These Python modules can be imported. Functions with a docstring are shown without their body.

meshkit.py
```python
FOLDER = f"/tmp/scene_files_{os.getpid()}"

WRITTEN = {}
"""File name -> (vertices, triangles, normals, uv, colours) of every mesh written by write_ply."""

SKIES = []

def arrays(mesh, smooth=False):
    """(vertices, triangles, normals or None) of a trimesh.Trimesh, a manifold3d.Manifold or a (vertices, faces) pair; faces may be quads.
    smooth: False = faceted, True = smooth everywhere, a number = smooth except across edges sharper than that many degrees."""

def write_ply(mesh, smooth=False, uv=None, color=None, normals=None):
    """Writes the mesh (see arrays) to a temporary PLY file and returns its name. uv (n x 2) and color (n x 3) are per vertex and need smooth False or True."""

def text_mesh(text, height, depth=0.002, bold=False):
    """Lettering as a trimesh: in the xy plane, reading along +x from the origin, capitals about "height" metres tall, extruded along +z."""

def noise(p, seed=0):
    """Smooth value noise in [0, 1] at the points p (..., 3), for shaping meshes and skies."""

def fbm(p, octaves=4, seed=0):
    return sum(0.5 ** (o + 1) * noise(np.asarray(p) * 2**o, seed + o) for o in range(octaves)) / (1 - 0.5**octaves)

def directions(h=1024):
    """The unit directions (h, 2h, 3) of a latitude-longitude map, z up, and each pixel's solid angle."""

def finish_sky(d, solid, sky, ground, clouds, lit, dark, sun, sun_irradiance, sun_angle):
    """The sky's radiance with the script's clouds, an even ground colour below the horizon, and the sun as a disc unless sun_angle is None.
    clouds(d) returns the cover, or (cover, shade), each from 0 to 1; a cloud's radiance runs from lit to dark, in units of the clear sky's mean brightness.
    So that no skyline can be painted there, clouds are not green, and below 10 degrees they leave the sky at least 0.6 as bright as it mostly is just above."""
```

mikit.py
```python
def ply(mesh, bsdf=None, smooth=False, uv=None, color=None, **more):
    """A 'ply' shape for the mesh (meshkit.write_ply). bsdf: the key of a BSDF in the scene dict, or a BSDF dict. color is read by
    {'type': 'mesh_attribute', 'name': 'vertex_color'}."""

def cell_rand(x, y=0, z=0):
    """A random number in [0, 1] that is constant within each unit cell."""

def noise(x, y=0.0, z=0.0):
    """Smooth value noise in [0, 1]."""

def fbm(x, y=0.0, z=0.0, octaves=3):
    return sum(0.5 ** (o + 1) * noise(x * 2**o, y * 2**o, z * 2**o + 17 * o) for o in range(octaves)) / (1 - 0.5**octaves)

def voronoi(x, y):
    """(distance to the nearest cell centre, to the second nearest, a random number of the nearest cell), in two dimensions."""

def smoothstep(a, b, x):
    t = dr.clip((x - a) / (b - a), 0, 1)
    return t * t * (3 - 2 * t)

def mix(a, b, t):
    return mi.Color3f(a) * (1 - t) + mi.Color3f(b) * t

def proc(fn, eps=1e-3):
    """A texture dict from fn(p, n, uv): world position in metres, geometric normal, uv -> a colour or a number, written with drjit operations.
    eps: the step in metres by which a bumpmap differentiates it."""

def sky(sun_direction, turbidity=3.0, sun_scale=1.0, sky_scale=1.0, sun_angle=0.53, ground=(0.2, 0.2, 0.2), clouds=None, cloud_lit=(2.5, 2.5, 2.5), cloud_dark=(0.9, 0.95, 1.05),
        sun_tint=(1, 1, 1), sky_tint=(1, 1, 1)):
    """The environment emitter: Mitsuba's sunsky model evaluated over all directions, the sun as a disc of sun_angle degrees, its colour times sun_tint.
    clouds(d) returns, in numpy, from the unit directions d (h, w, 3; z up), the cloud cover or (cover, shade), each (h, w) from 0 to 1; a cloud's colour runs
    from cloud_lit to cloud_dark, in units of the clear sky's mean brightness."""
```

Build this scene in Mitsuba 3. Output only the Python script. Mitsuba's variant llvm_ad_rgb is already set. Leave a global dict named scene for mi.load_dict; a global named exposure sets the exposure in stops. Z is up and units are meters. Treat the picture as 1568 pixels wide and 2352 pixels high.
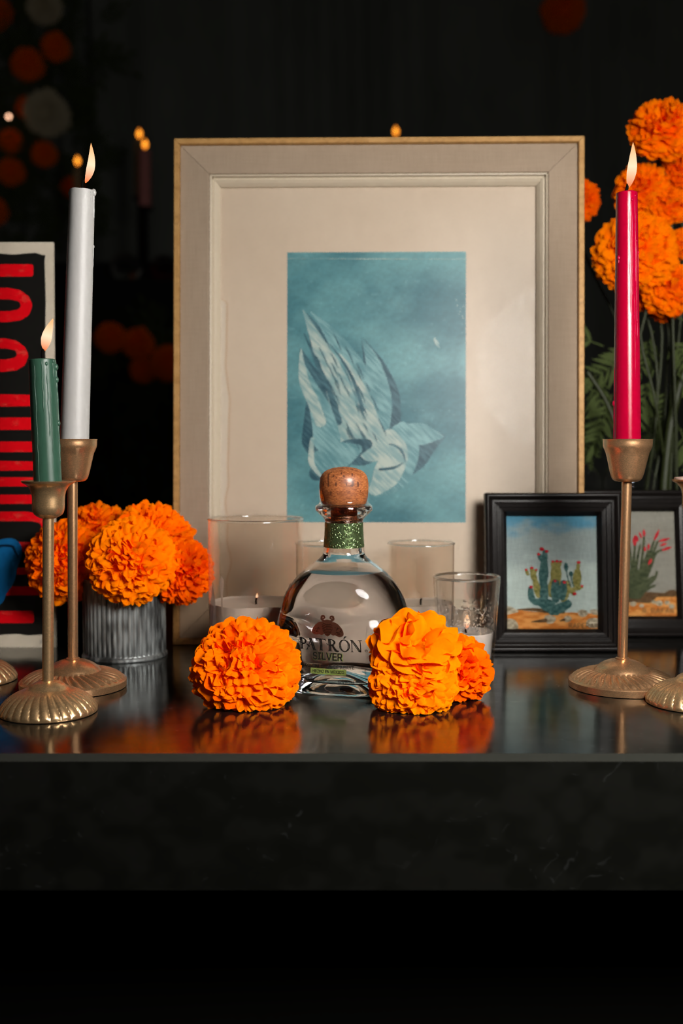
import math, random, numpy as np, trimesh, mitsuba as mi, drjit as dr, mikit, meshkit
from mikit import proc, noise, fbm, mix, smoothstep
from mitsuba import ScalarTransform4f as T
from shapely.geometry import Polygon, LineString, Point, box as sbox
from shapely import affinity
from shapely.ops import unary_union
from scipy.interpolate import PchipInterpolator

scene, labels = {}, {}
random.seed(7)
rng = np.random.default_rng(11)

# ------------------------------------------------------------------ camera, light, exposure
FOCAL, PITCH, EYE = 2450.0, math.atan2(156, 2450.0), 0.22
scene['camera'] = {'type': 'thinlens', 'fov': math.degrees(2 * math.atan(784 / FOCAL)), 'fov_axis': 'x',
                   'aperture_radius': 0.0042, 'focus_distance': 0.915, 'near_clip': 0.05, 'far_clip': 50.0,
                   'to_world': T().look_at(origin=[0, 0, EYE], target=[0, math.cos(PITCH), EYE - math.sin(PITCH)], up=[0, 0, 1])}
exposure = 0.0
scene['room_dimness'] = {'type': 'constant', 'radiance': {'type': 'rgb', 'value': [0.016, 0.015, 0.013]}}
KEY = np.array([0.370, 0.290, 0.480])          # centre of the photographer's umbrella light, right of the camera
KEY_AIM = np.array([0.02, 1.00, 0.13])
KEY_RADIUS, KEY_POWER = 0.168, (51.0, 49.2, 46.2)


# ------------------------------------------------------------------ helpers
def lin(r, g, b):
    return [((c / 255) / 12.92 if c / 255 < 0.04045 else ((c / 255 + 0.055) / 1.055) ** 2.4) for c in (r, g, b)]


def rgb(c):
    return {'type': 'rgb', 'value': list(map(float, c))}


def spot(px, py, Y):
    """A measurement on the photograph, at depth Y, as a point of the room."""
    xc, yc = (px - 784) / FOCAL, (1176 - py) / FOCAL
    d = np.array([xc, math.cos(PITCH) + yc * math.sin(PITCH), -math.sin(PITCH) + yc * math.cos(PITCH)])
    return np.array([0, 0, EYE]) + d * Y / d[1]


def numbered(key):
    if key not in labels and key not in scene:
        return key
    n = 1
    while f'{key}_{n:03d}' in labels or f'{key}_{n:03d}' in scene:
        n += 1
    return f'{key}_{n:03d}'


def thing(name, label, cat, group=None):
    key = numbered(name)
    labels[key] = {'label': label, 'category': cat}
    if group:
        labels[key]['group'] = group
    return key


def put(key, mesh, bsdf, smooth=False, label=None, kind=None, **more):
    key = key if key in labels and key not in scene and '__' not in key else numbered(key)   # a thing that is one mesh keeps its key
    scene[key] = mikit.ply(mesh, bsdf, smooth=smooth, **more)
    if label or kind:
        labels[key] = {**({'label': label} if label else {}), **({'kind': kind} if kind else {})}
    return key


def structure(name, mesh, bsdf, smooth=False, label=None):
    k = put(name, mesh, bsdf, smooth)
    labels[k] = {'kind': 'structure', **({'label': label} if label else {})}
    return k


def cat(*ms):
    return trimesh.util.concatenate(list(ms))


def move(m, p):
    m = m.copy()
    m.apply_translation(p)
    return m


def rot(m, axis, deg, at=(0, 0, 0)):
    m = m.copy()
    m.apply_transform(trimesh.transformations.rotation_matrix(math.radians(deg), axis, at))
    return m


def grid_mesh(P, close_u=True, close_v=False, flip=False):
    """P (rows, cols, 3) -> trimesh; cols wrap if close_u."""
    R, C = P.shape[:2]
    i, j = np.meshgrid(np.arange(R if close_v else R - 1), np.arange(C if close_u else C - 1), indexing='ij')
    a, b = i * C + j, i * C + (j + 1) % C
    c, d = ((i + 1) % R) * C + (j + 1) % C, ((i + 1) % R) * C + j
    q = np.stack([a, b, c, d], -1).reshape(-1, 4)
    f = np.vstack([q[:, [0, 1, 2]], q[:, [0, 2, 3]]])
    if flip:
        f = f[:, ::-1]
    return trimesh.Trimesh(P.reshape(-1, 3), f, process=False)


def lathe(profile, n=64, flute=None, origin=(0, 0, 0)):
    """profile [(r, z), ...] from bottom to top; r = 0 ends close it. flute(k, ang, r, z) -> new r."""
    a = np.linspace(0, 2 * np.pi, n, endpoint=False)
    rows = []
    for k, (r, z) in enumerate(profile):
        rr = np.full(n, max(r, 1e-6)) if flute is None else flute(k, a, max(r, 1e-6), z)
        rows.append(np.stack([rr * np.cos(a), rr * np.sin(a), np.full(n, z)], -1))
    m = grid_mesh(np.array(rows))
    m.apply_translation(origin)
    return m


def smooth_profile(pts, n):
    pts = np.array(pts, float)
    s = np.r_[0, np.cumsum(np.linalg.norm(np.diff(pts, axis=0), axis=1))]
    t = np.linspace(0, s[-1], n)
    return np.stack([PchipInterpolator(s, pts[:, 0])(t), PchipInterpolator(s, pts[:, 1])(t)], -1)


def tube(path, radii, sides=10, caps=True):
    p = np.asarray(path, float)
    r = np.broadcast_to(np.asarray(radii, float), len(p))
    t = np.gradient(p, axis=0)
    t /= np.linalg.norm(t, axis=1, keepdims=True) + 1e-12
    ref = np.array([0, 1, 0.0]) if abs(t[0][1]) < 0.9 else np.array([1, 0, 0.0])
    u = np.cross(ref, t)
    u /= np.linalg.norm(u, axis=1, keepdims=True) + 1e-12
    w = np.cross(t, u)
    a = np.linspace(0, 2 * np.pi, sides, endpoint=False)
    P = p[:, None] + r[:, None, None] * (np.cos(a)[None, :, None] * u[:, None] + np.sin(a)[None, :, None] * w[:, None])
    if caps:
        P = np.concatenate([np.broadcast_to(p[0], (1, sides, 3)), P, np.broadcast_to(p[-1], (1, sides, 3))])
    return grid_mesh(P)


def curve(points, n=16):
    pts = np.array(points, float)
    s = np.r_[0, np.cumsum(np.linalg.norm(np.diff(pts, axis=0), axis=1))]
    t = np.linspace(0, s[-1], n)
    return np.stack([PchipInterpolator(s, pts[:, k])(t) for k in range(pts.shape[1])], -1)


def boxm(lo, hi):
    lo, hi = np.array(lo, float), np.array(hi, float)
    m = trimesh.creation.box(extents=hi - lo)
    m.apply_translation((lo + hi) / 2)
    return m


def extrude(poly, depth):
    parts = [g for g in getattr(poly, 'geoms', [poly]) if g.geom_type == 'Polygon' and g.area > 1e-12]
    return cat(*[trimesh.creation.extrude_polygon(g, depth, engine='earcut') for g in parts])


def blob(pts, n=60, closed=True):
    """Smooth closed outline through the points, as a polygon."""
    p = np.array(pts, float)
    p = np.vstack([p, p[:1]])
    from scipy.interpolate import CubicSpline
    s = np.r_[0, np.cumsum(np.linalg.norm(np.diff(p, axis=0), axis=1))]
    c = CubicSpline(s, p, bc_type='periodic')
    return Polygon(c(np.linspace(0, s[-1], n, endpoint=False))).buffer(0)


def stroke(points, widths, n=14):
    """A tapering brush stroke as a polygon."""
    c = curve(points, n)
    w = np.interp(np.linspace(0, 1, n), np.linspace(0, 1, len(widths)), widths)
    return unary_union([Polygon(unary_union([Point(a).buffer(wa, 8), Point(b).buffer(wb, 8)]).convex_hull) for a, b, wa, wb in zip(c[:-1], c[1:], w[:-1], w[1:])])


class Board:
    """A leaning board: local x to the right, y up along it, z towards the viewer."""

    def __init__(self, origin, yaw, lean):
        y, l = math.radians(yaw), math.radians(lean)
        u, back = np.array([math.cos(y), -math.sin(y), 0]), np.array([math.sin(y), math.cos(y), 0])
        v = np.array([0, 0, 1]) * math.cos(l) + back * math.sin(l)
        self.M = np.eye(4)
        self.M[:3, 0], self.M[:3, 1], self.M[:3, 2], self.M[:3, 3] = u, v, np.cross(u, v), origin

    def __call__(self, m):
        m = m.copy()
        m.apply_transform(self.M)
        return m


def members(W, H, profile, gap=0.00025):
    """Four mitred lengths of a moulding (bottom, right, top, left) round an opening; profile [(inset, z), ...] a closed loop."""
    out = []
    for k in range(4):
        L, R = [], []
        for i, z in profile:
            if k == 0: a, b = (i + gap, i), (W - i - gap, i)
            elif k == 1: a, b = (W - i, i + gap), (W - i, H - i - gap)
            elif k == 2: a, b = (W - i - gap, H - i), (i + gap, H - i)
            else: a, b = (i, H - i - gap), (i, i + gap)
            L.append((*a, z)); R.append((*b, z))
        P = np.array([L, R])
        c0, c1 = P[0].mean(0), P[1].mean(0)
        P = np.concatenate([np.broadcast_to(c0, (1, len(L), 3)), P, np.broadcast_to(c1, (1, len(L), 3))])
        m = grid_mesh(P)
        if m.volume < 0:
            m.invert()
        out.append(m)
    return out


# ------------------------------------------------------------------ materials
def mat(name, d, two=True):
    scene[name] = {'type': 'twosided', 'bsdf': d} if two else d
    return name


def plastic(name, c, alpha=0.15, ior=1.45):
    return mat(name, {'type': 'roughplastic', 'diffuse_reflectance': c if isinstance(c, dict) else rgb(c), 'alpha': alpha, 'int_ior': ior, 'nonlinear': True})


def matte(name, c):
    return mat(name, {'type': 'diffuse', 'reflectance': c if isinstance(c, dict) else rgb(c)})


def quartz(p, n, uv):
    a = fbm(p.x * 55, p.y * 55, p.z * 55, 3)
    f1 = noise(p.x * 260 + 9 * a, p.y * 120, p.z * 170 + 7 * a)
    patch = smoothstep(0.42, 0.75, noise(p.x * 22, p.y * 22, p.z * 22 + 4))
    fleck = smoothstep(0.80, 0.95, f1) * patch
    return mix((0.012, 0.0125, 0.0100), (0.018, 0.0185, 0.0155), smoothstep(0.35, 0.65, a)) + mi.Color3f(0.020, 0.021, 0.022) * fleck


plastic('mat_quartz', proc(quartz), 0.025, 1.62)
matte('mat_honed_edge', (0.022, 0.0225, 0.019))
matte('mat_dark_cabinet', (0.006, 0.006, 0.005))
matte('mat_floor', (0.01, 0.009, 0.008))
matte('mat_black_wall', (0.03, 0.03, 0.028))


def drape(p, n, uv):
    return mix((0.15, 0.16, 0.145), (0.22, 0.235, 0.215), fbm(p.x * 6, p.y * 6, p.z * 2, 3))


matte('mat_drape', proc(drape))
matte('mat_riser', (0.02, 0.02, 0.018))


def linen(p, n, uv):
    a = noise(p.x * 1500, p.y * 200, p.z * 60) * 0.5 + noise(p.x * 60, p.y * 200, p.z * 1500) * 0.5
    b = fbm(p.x * 28, p.y * 28, p.z * 10, 3)
    return mix((0.262, 0.193, 0.135), (0.37, 0.286, 0.213), 0.55 * a + 0.45 * b)


matte('mat_linen', proc(linen))


def gilt(p, n, uv):
    a = fbm(p.x * 90, p.y * 90, p.z * 90, 4)
    s = smoothstep(0.50, 0.72, fbm(p.x * 260, p.y * 260, p.z * 260, 3))
    return mix(mix((0.32, 0.16, 0.045), (0.48, 0.28, 0.105), a), (0.18, 0.08, 0.022), 0.3 * s)


mat('mat_gilt', {'type': 'principled', 'base_color': proc(gilt), 'metallic': 0.1, 'roughness': 0.5, 'specular': 0.25})
plastic('mat_cream_wood', (0.70, 0.63, 0.515), 0.2)


def matboard(p, n, uv):
    b = fbm(p.x * 9, p.y * 9, p.z * 9, 3)
    x, z = p.x, p.z
    # the damp mark: a wavering brown tide line down the left side of the board
    edge = -0.1265 + 0.0035 * (noise(z * 22, 3.1) - 0.5) + 0.006 * smoothstep(0.34, 0.28, z) * (noise(z * 45, 8.2) - 0.35) - 0.03 * smoothstep(0.375, 0.395, z)
    d = (x - edge)
    line = dr.exp(-dr.square(d / 0.0011)) * smoothstep(0.40, 0.38, z)
    inside = smoothstep(0.002, -0.004, d)
    c = mix((0.60, 0.50, 0.395), (0.65, 0.565, 0.465), b)
    c = mix(c, (0.65, 0.60, 0.52), 0.6 * inside)
    return mix(c, (0.50, 0.34, 0.20), 0.45 * line)


plastic('mat_matboard', proc(matboard), 0.13, 1.30)


def teal(p, n, uv):
    b = fbm(p.x * 16, p.y * 16, p.z * 16 + 5, 4)
    g = fbm(p.x * 260 + p.z * 90, p.y * 330, p.z * 260 - p.x * 70, 3)
    s = smoothstep(0.80, 0.95, noise(p.x * 210 + 7, p.y * 210, p.z * 210))
    c = mix((0.070, 0.215, 0.255), (0.185, 0.385, 0.405), smoothstep(0.28, 0.72, b))
    return c * (0.86 + 0.28 * g) + mi.Color3f(0.10, 0.12, 0.11) * s * 0.35


plastic('mat_teal_print', proc(teal), 0.13, 1.32)


def tone(name, dark, light, seed):
    def fn(p, n, uv):
        a = fbm(p.x * 45 + seed, p.y * 45, p.z * 45, 3)
        h = noise((p.x + p.z) * 420, (p.x - p.z) * 70, seed)
        return mix(dark, light, smoothstep(0.25, 0.75, 0.6 * a + 0.4 * h))
    plastic(name, proc(fn), 0.13, 1.32)


tone('mat_print_pale', (0.24, 0.40, 0.41), (0.52, 0.58, 0.53), 1.0)
tone('mat_print_mid', (0.13, 0.30, 0.33), (0.29, 0.48, 0.49), 5.0)
tone('mat_print_dark', (0.035, 0.105, 0.145), (0.10, 0.22, 0.26), 9.0)
mat('mat_pane', {'type': 'thindielectric', 'int_ior': 1.135}, False)
mat('mat_clear_glass', {'type': 'dielectric', 'int_ior': 1.5}, False)
mat('mat_jar_wall', {'type': 'thindielectric', 'int_ior': 1.5}, False)
mat('mat_sooty_wall', {'type': 'thindielectric', 'int_ior': 1.5, 'specular_transmittance': rgb((0.95, 0.90, 0.85))}, False)
mat('mat_inner_air', {'type': 'dielectric', 'int_ior': 1.0, 'ext_ior': 1.5}, False)
mat('mat_liquid', {'type': 'dielectric', 'int_ior': 1.36, 'ext_ior': 1.5}, False)
mat('mat_liquid_top', {'type': 'dielectric', 'int_ior': 1.36, 'ext_ior': 1.0}, False)
mat('mat_frame_black', {'type': 'principled', 'base_color': rgb((0.008, 0.0065, 0.006)), 'roughness': 0.22, 'specular': 0.11})
plastic('mat_ink', (0.008, 0.007, 0.007), 0.2)


def gold(name, base, rough):
    def fn(p, n, uv):
        s = noise(p.x * 1500, p.y * 1500, p.z * 1500)
        return mi.Color3f(base) * (0.80 + 0.35 * s + 0.5 * smoothstep(0.86, 0.98, s))
    mat(name, {'type': 'principled', 'base_color': proc(fn), 'metallic': 0.88, 'roughness': rough, 'specular': 0.5})


gold('mat_gold_pale', (0.75, 0.475, 0.240), 0.31)
gold('mat_gold_copper', (0.72, 0.405, 0.205), 0.30)


def wax(name, c, alpha=0.16, tint=0.9):
    c0 = tuple(float(v * tint) for v in c)
    def fn(p, n, uv):
        return mix(c0, c, fbm(p.x * 120, p.y * 120, p.z * 25, 3))
    plastic(name, proc(fn), alpha, 1.45)


wax('mat_wax_white', (0.66, 0.65, 0.635), 0.2, 0.96)
wax('mat_wax_green', (0.075, 0.185, 0.125), 0.16, 0.8)
wax('mat_wax_pink', (0.52, 0.0015, 0.045), 0.075, 0.9)
wax('mat_wax_blush', (0.78, 0.62, 0.54), 0.22)
wax('mat_wax_rose', (0.74, 0.33, 0.31), 0.25)
wax('mat_wax_honey', (0.60, 0.40, 0.20), 0.25)
wax('mat_wax_votive', (0.80, 0.74, 0.69), 0.25)
matte('mat_wick', (0.006, 0.005, 0.004))


def zinc(p, n, uv):
    a = fbm(p.x * 60, p.y * 60, p.z * 22, 4)
    s = noise(p.x * 400, p.y * 400, p.z * 80)
    return mix((0.03, 0.032, 0.032), (0.30, 0.325, 0.325), smoothstep(0.3, 0.72, 0.7 * a + 0.3 * s))


mat('mat_zinc', {'type': 'principled', 'base_color': proc(zinc), 'metallic': 0.55, 'roughness': 0.42})


def cork(p, n, uv):
    a = fbm(p.x * 160, p.y * 160, p.z * 160, 3)
    cell = noise(p.x * 430 + 3, p.y * 430, p.z * 130)
    fine = noise(p.x * 900, p.y * 900, p.z * 420)
    pit = dr.maximum(smoothstep(0.75, 0.83, cell), smoothstep(0.83, 0.90, fine))
    seam = smoothstep(0.00035, 0.00012, dr.abs(dr.abs((p.z + 0.0006 * (noise(p.x * 190, p.y * 190) - 0.5)) / 0.0042 - dr.floor((p.z) / 0.0042) - 0.5) * 0.0042 - 0.00205))
    c = mix((0.19, 0.050, 0.013), (0.43, 0.142, 0.042), smoothstep(0.3, 0.7, 0.5 * a + 0.5 * noise(p.x * 700, p.y * 700, p.z * 2400)))
    return mix(mix(c, (0.24, 0.07, 0.02), 0.45 * seam), (0.085, 0.022, 0.008), 0.9 * pit)


mat('mat_cork', {'type': 'principled', 'base_color': proc(cork), 'roughness': 0.55, 'clearcoat': 1.0, 'clearcoat_gloss': 0.93, 'specular': 0.4})


def foil_height(p, n, uv):
    a, z = dr.atan2(p.x - 0.0, -(p.y - 0.96)) * 0.0175, p.z
    d1, d2, r = mikit.voronoi(a * 210 + 3, z * 210)
    return 0.00030 * dr.sin(d1 * 16) * smoothstep(0.75, 0.3, d1)


mat('mat_green_foil', {'type': 'bumpmap', 'arbitrary': proc(foil_height, 1e-4), 'scale': 1.0, 'bsdf': {'type': 'principled', 'base_color': rgb((0.17, 0.25, 0.105)), 'metallic': 0.85, 'roughness': 0.28}})
mat('mat_copper', {'type': 'principled', 'base_color': rgb((0.13, 0.05, 0.03)), 'metallic': 0.7, 'roughness': 0.3})
plastic('mat_copper_dark', (0.045, 0.016, 0.009), 0.2)
matte('mat_print_black', (0.010, 0.009, 0.008))
matte('mat_print_olive', (0.17, 0.22, 0.055))
matte('mat_print_grey', (0.16, 0.16, 0.14))


def petal_mat(name, base, tip):
    d = {'type': 'principledthin', 'base_color': rgb(base), 'roughness': 0.9, 'diff_trans': 0.22, 'spec_trans': 0.0, 'eta': 1.08}
    mat(name, d, False)


petal_mat('mat_petal_orange', (0.95, 0.165, 0.0008), None)
petal_mat('mat_petal_amber', (0.96, 0.215, 0.001), None)
petal_mat('mat_petal_deep', (0.90, 0.105, 0.0006), None)
petal_mat('mat_leaf', (0.075, 0.100, 0.034), None)
matte('mat_flower_core', (0.55, 0.06, 0.002))
plastic('mat_stem', (0.055, 0.070, 0.022), 0.3)
plastic('mat_calyx', (0.06, 0.10, 0.045), 0.3)


mat('mat_wax_film', {'type': 'principledthin', 'base_color': rgb((0.80, 0.72, 0.66)), 'roughness': 0.6, 'diff_trans': 1.0, 'eta': 1.3}, False)


def paper(p, n, uv):
    return mix((0.56, 0.49, 0.38), (0.66, 0.58, 0.47), fbm(p.x * 25, p.y * 25, p.z * 25, 3))


matte('mat_paper', proc(paper))


def red_paint(p, n, uv):
    a = smoothstep(0.55, 0.85, fbm(p.x * 120, p.y * 120, p.z * 160, 4))
    return mix((0.74, 0.004, 0.010), (0.66, 0.045, 0.035), a)


matte('mat_red_paint', proc(red_paint))
matte('mat_black_paint', (0.0105, 0.010, 0.009))
matte('mat_blue_paint', (0.008, 0.12, 0.32))
matte('mat_navy_paint', (0.004, 0.016, 0.04))


# ------------------------------------------------------------------ the setting
structure('floor', boxm((-3.5, -2.5, -1.0), (3.5, 8.1, -0.95)), 'mat_floor')
structure('wall_back', boxm((-4.5, 7.9, -0.95), (4.5, 8.0, 4.8)), 'mat_black_wall')
TABLE_FRONT, TABLE_BACK, SLAB = 0.743, 1.70, 0.098
ch = 0.0045
prof = Polygon([(TABLE_FRONT + ch, 0), (TABLE_BACK, 0), (TABLE_BACK, -SLAB), (TABLE_FRONT, -SLAB), (TABLE_FRONT, -ch)])
slab = trimesh.creation.extrude_polygon(prof, 3.0, engine='earcut')       # (y, z, x)
slab = trimesh.Trimesh(np.stack([slab.vertices[:, 2] - 1.5, slab.vertices[:, 0], slab.vertices[:, 1]], -1), slab.faces, process=False)
slab.fix_normals()
bv = Polygon([(TABLE_FRONT - 0.0001, -ch), (TABLE_FRONT + ch, 0.0001), (TABLE_FRONT + ch + 0.0006, -0.0002), (TABLE_FRONT + 0.0004, -ch - 0.0006)])
bevel = trimesh.creation.extrude_polygon(bv, 3.0, engine='earcut')
bevel = trimesh.Trimesh(np.stack([bevel.vertices[:, 2] - 1.5, bevel.vertices[:, 0], bevel.vertices[:, 1]], -1), bevel.faces, process=False)
bevel.fix_normals()
counter = thing('stone_counter', 'polished black quartz counter with thick front edge carrying all the altar objects', 'counter')
put(counter + '__slab', slab, 'mat_quartz')
put(counter + '__bevelled_edge', bevel, 'mat_honed_edge', label='greyer honed bevel along the front edge')
put(counter + '__base_cabinet', boxm((-1.45, 0.90, -0.95), (1.45, 1.66, -SLAB)), 'mat_dark_cabinet', label='dark recessed cabinet below the slab')

# backdrop drape with hanging folds
xs, zs = np.linspace(-3.8, 3.6, 300), np.linspace(-0.93, 4.5, 24)
X, Z = np.meshgrid(xs, zs)
amp = 0.020 + 0.022 * meshkit.noise(np.stack([X * 2, Z * 0.4, X * 0], -1))
Yd = 7.30 + amp * np.sin(X * 19 + 3 * np.sin(X * 3.1) + 0.5 * Z) + 0.06 * np.sin(X * 4 + 1) * (0.3 + 0.15 * Z)
front = np.stack([X, Yd, Z], -1)
k = thing('backdrop_curtain', 'dark grey cloth curtain hanging in soft folds behind the altar', 'curtain')
put(k, grid_mesh(front, close_u=False, flip=True), 'mat_drape', True)
# stepped black riser that carries the candles far behind
k = thing('display_riser', 'black riser shelf far behind the altar under the glass ornaments', 'shelf')
put(k, cat(boxm((-2.30, 5.22, -0.95), (0.75, 6.20, 1.020)), boxm((-2.30, 5.65, 1.020), (0.75, 6.20, 1.170))), 'mat_riser')

# ------------------------------------------------------------------ the umbrella light
k = thing('umbrella_light', 'white photographic umbrella lamp on a stand right of the camera', 'lamp')
aim = (KEY_AIM - KEY) / np.linalg.norm(KEY_AIM - KEY)
side = np.cross(aim, [0, 0, 1]); side /= np.linalg.norm(side)
upv = np.cross(side, aim)


def key_place(m):
    M = np.eye(4)
    M[:3, 0], M[:3, 1], M[:3, 2], M[:3, 3] = side, upv, aim, KEY
    m = m.copy(); m.apply_transform(M)
    return m


oct_ = np.array([[KEY_RADIUS * math.cos(a), KEY_RADIUS * math.sin(a), 0] for a in np.arange(8) * math.pi / 4 + 0.2])
disc = trimesh.Trimesh(np.vstack([oct_, [[0, 0, 0]]]), [[i, (i + 1) % 8, 8] for i in range(8)], process=False)
if (np.cross(oct_[1] - oct_[0], -oct_[0])[2]) < 0:
    disc.invert()
disc = key_place(disc)
if disc.face_normals[0] @ aim < 0:
    disc.invert()
put(k + '__canopy', disc, 'mat_black_wall', emitter={'type': 'area', 'radiance': rgb(KEY_POWER), 'sampling_weight': 6.0})
bulb = trimesh.creation.icosphere(2, 0.045)
bulb.apply_scale([1, 1, 0.5])
put(k + '__bulb', key_place(move(bulb, (0, 0, 0.03))), 'mat_black_wall', True, emitter={'type': 'area', 'radiance': rgb([1.3 * v for v in KEY_POWER]), 'sampling_weight': 2.0})
for a in np.arange(8) * math.pi / 4 + 0.2:
    e = np.array([math.cos(a), math.sin(a), 0]) * KEY_RADIUS
    put(k + '__rib', key_place(tube([np.array([0, 0, 0.012]), e * 0.5 + [0, 0, 0.014], e + [0, 0, 0.004]], 0.0022, 6)), 'mat_wick')
put(k + '__hub', key_place(trimesh.creation.cylinder(0.007, 0.02)), 'mat_wick')
back_c = KEY - aim * 0.05
put(k + '__housing', key_place(move(lathe([(0, -0.11), (0.05, -0.105), (0.06, -0.05), (KEY_RADIUS + 0.004, -0.006)], 8)  , (0, 0, 0))), 'mat_wick')
put(k + '__stand', tube([KEY - aim * 0.09, KEY - aim * 0.09 + [0, 0, -0.2], [KEY[0] - aim[0] * 0.09, KEY[1] - aim[1] * 0.09, -0.95]], 0.012, 12), 'mat_wick')

# ------------------------------------------------------------------ flames
FLAME_LO, FLAME_MID, FLAME_TOP = (1.0, 0.20, 0.04), (1.25, 0.88, 0.58), (1.1, 0.48, 0.16)


def flame_mesh(base, tip, width, bend=0.15, n=32, sides=20):
    base, tip = np.array(base), np.array(tip)
    t = np.linspace(0, 1, n)
    ax = tip - base
    perp = np.array([ax[2], 0, -ax[0]])
    path = base + ax * t[:, None] + perp * (bend * np.sin(np.pi * t) * (1 - 0.4 * t))[:, None]
    w = width * np.interp(t, [0, .06, .18, .34, .5, .7, .86, .95, 1], [.12, .42, .78, 1, .95, .68, .36, .16, 0.0])
    m = tube(path, np.maximum(w, 1e-5), sides)
    h = np.clip((m.vertices - base) @ ax / (ax @ ax), 0, 1)[:, None]
    lo, mid, top = map(np.array, (FLAME_LO, FLAME_MID, FLAME_TOP))
    c = np.where(h < 0.45, lo + (mid - lo) * (h / 0.45), mid + (top - mid) * ((h - 0.45) / 0.55))
    return m, c


def put_flame(key, base, tip, width, bend=0.12, gain=1.0, label=None):
    m, c = flame_mesh(base, tip, width, bend)
    put(key, m, 'mat_wick', True, label=label, color=c * gain,
        emitter={'type': 'area', 'radiance': {'type': 'mesh_attribute', 'name': 'vertex_color'}, 'sampling_weight': 0.35})


def put_wick(key, base, tip, r=0.0009):
    base, tip = np.array(base), np.array(tip)
    p = curve([base, base * 0.55 + tip * 0.45 + [-0.0006, 0, 0.0006], tip], 10)
    put(key, tube(p, np.linspace(r, r * 1.15, 10), 8), 'mat_wick', True, label='black burnt wick')


# ------------------------------------------------------------------ candlesticks
def flute_fn(n, depth, ks, twist=0.0, sharp=0.6):
    def fn(k, a, r, z):
        if k not in ks:
            return np.full_like(a, r)
        w = math.sin(math.pi * ((k - ks.start) + 0.5) / len(ks)) ** 0.35
        s = np.abs(np.sin(0.5 * n * (a + twist * (k - ks.start) / len(ks))))
        return r + depth * w * (s ** sharp - 0.6)
    return fn


def tilt(lean, m, p):
    m = move(m, p)
    m.vertices[:, 0] += lean * np.clip((m.vertices[:, 2] - 0.02) / 0.17, 0, 1.3)
    return m


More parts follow.
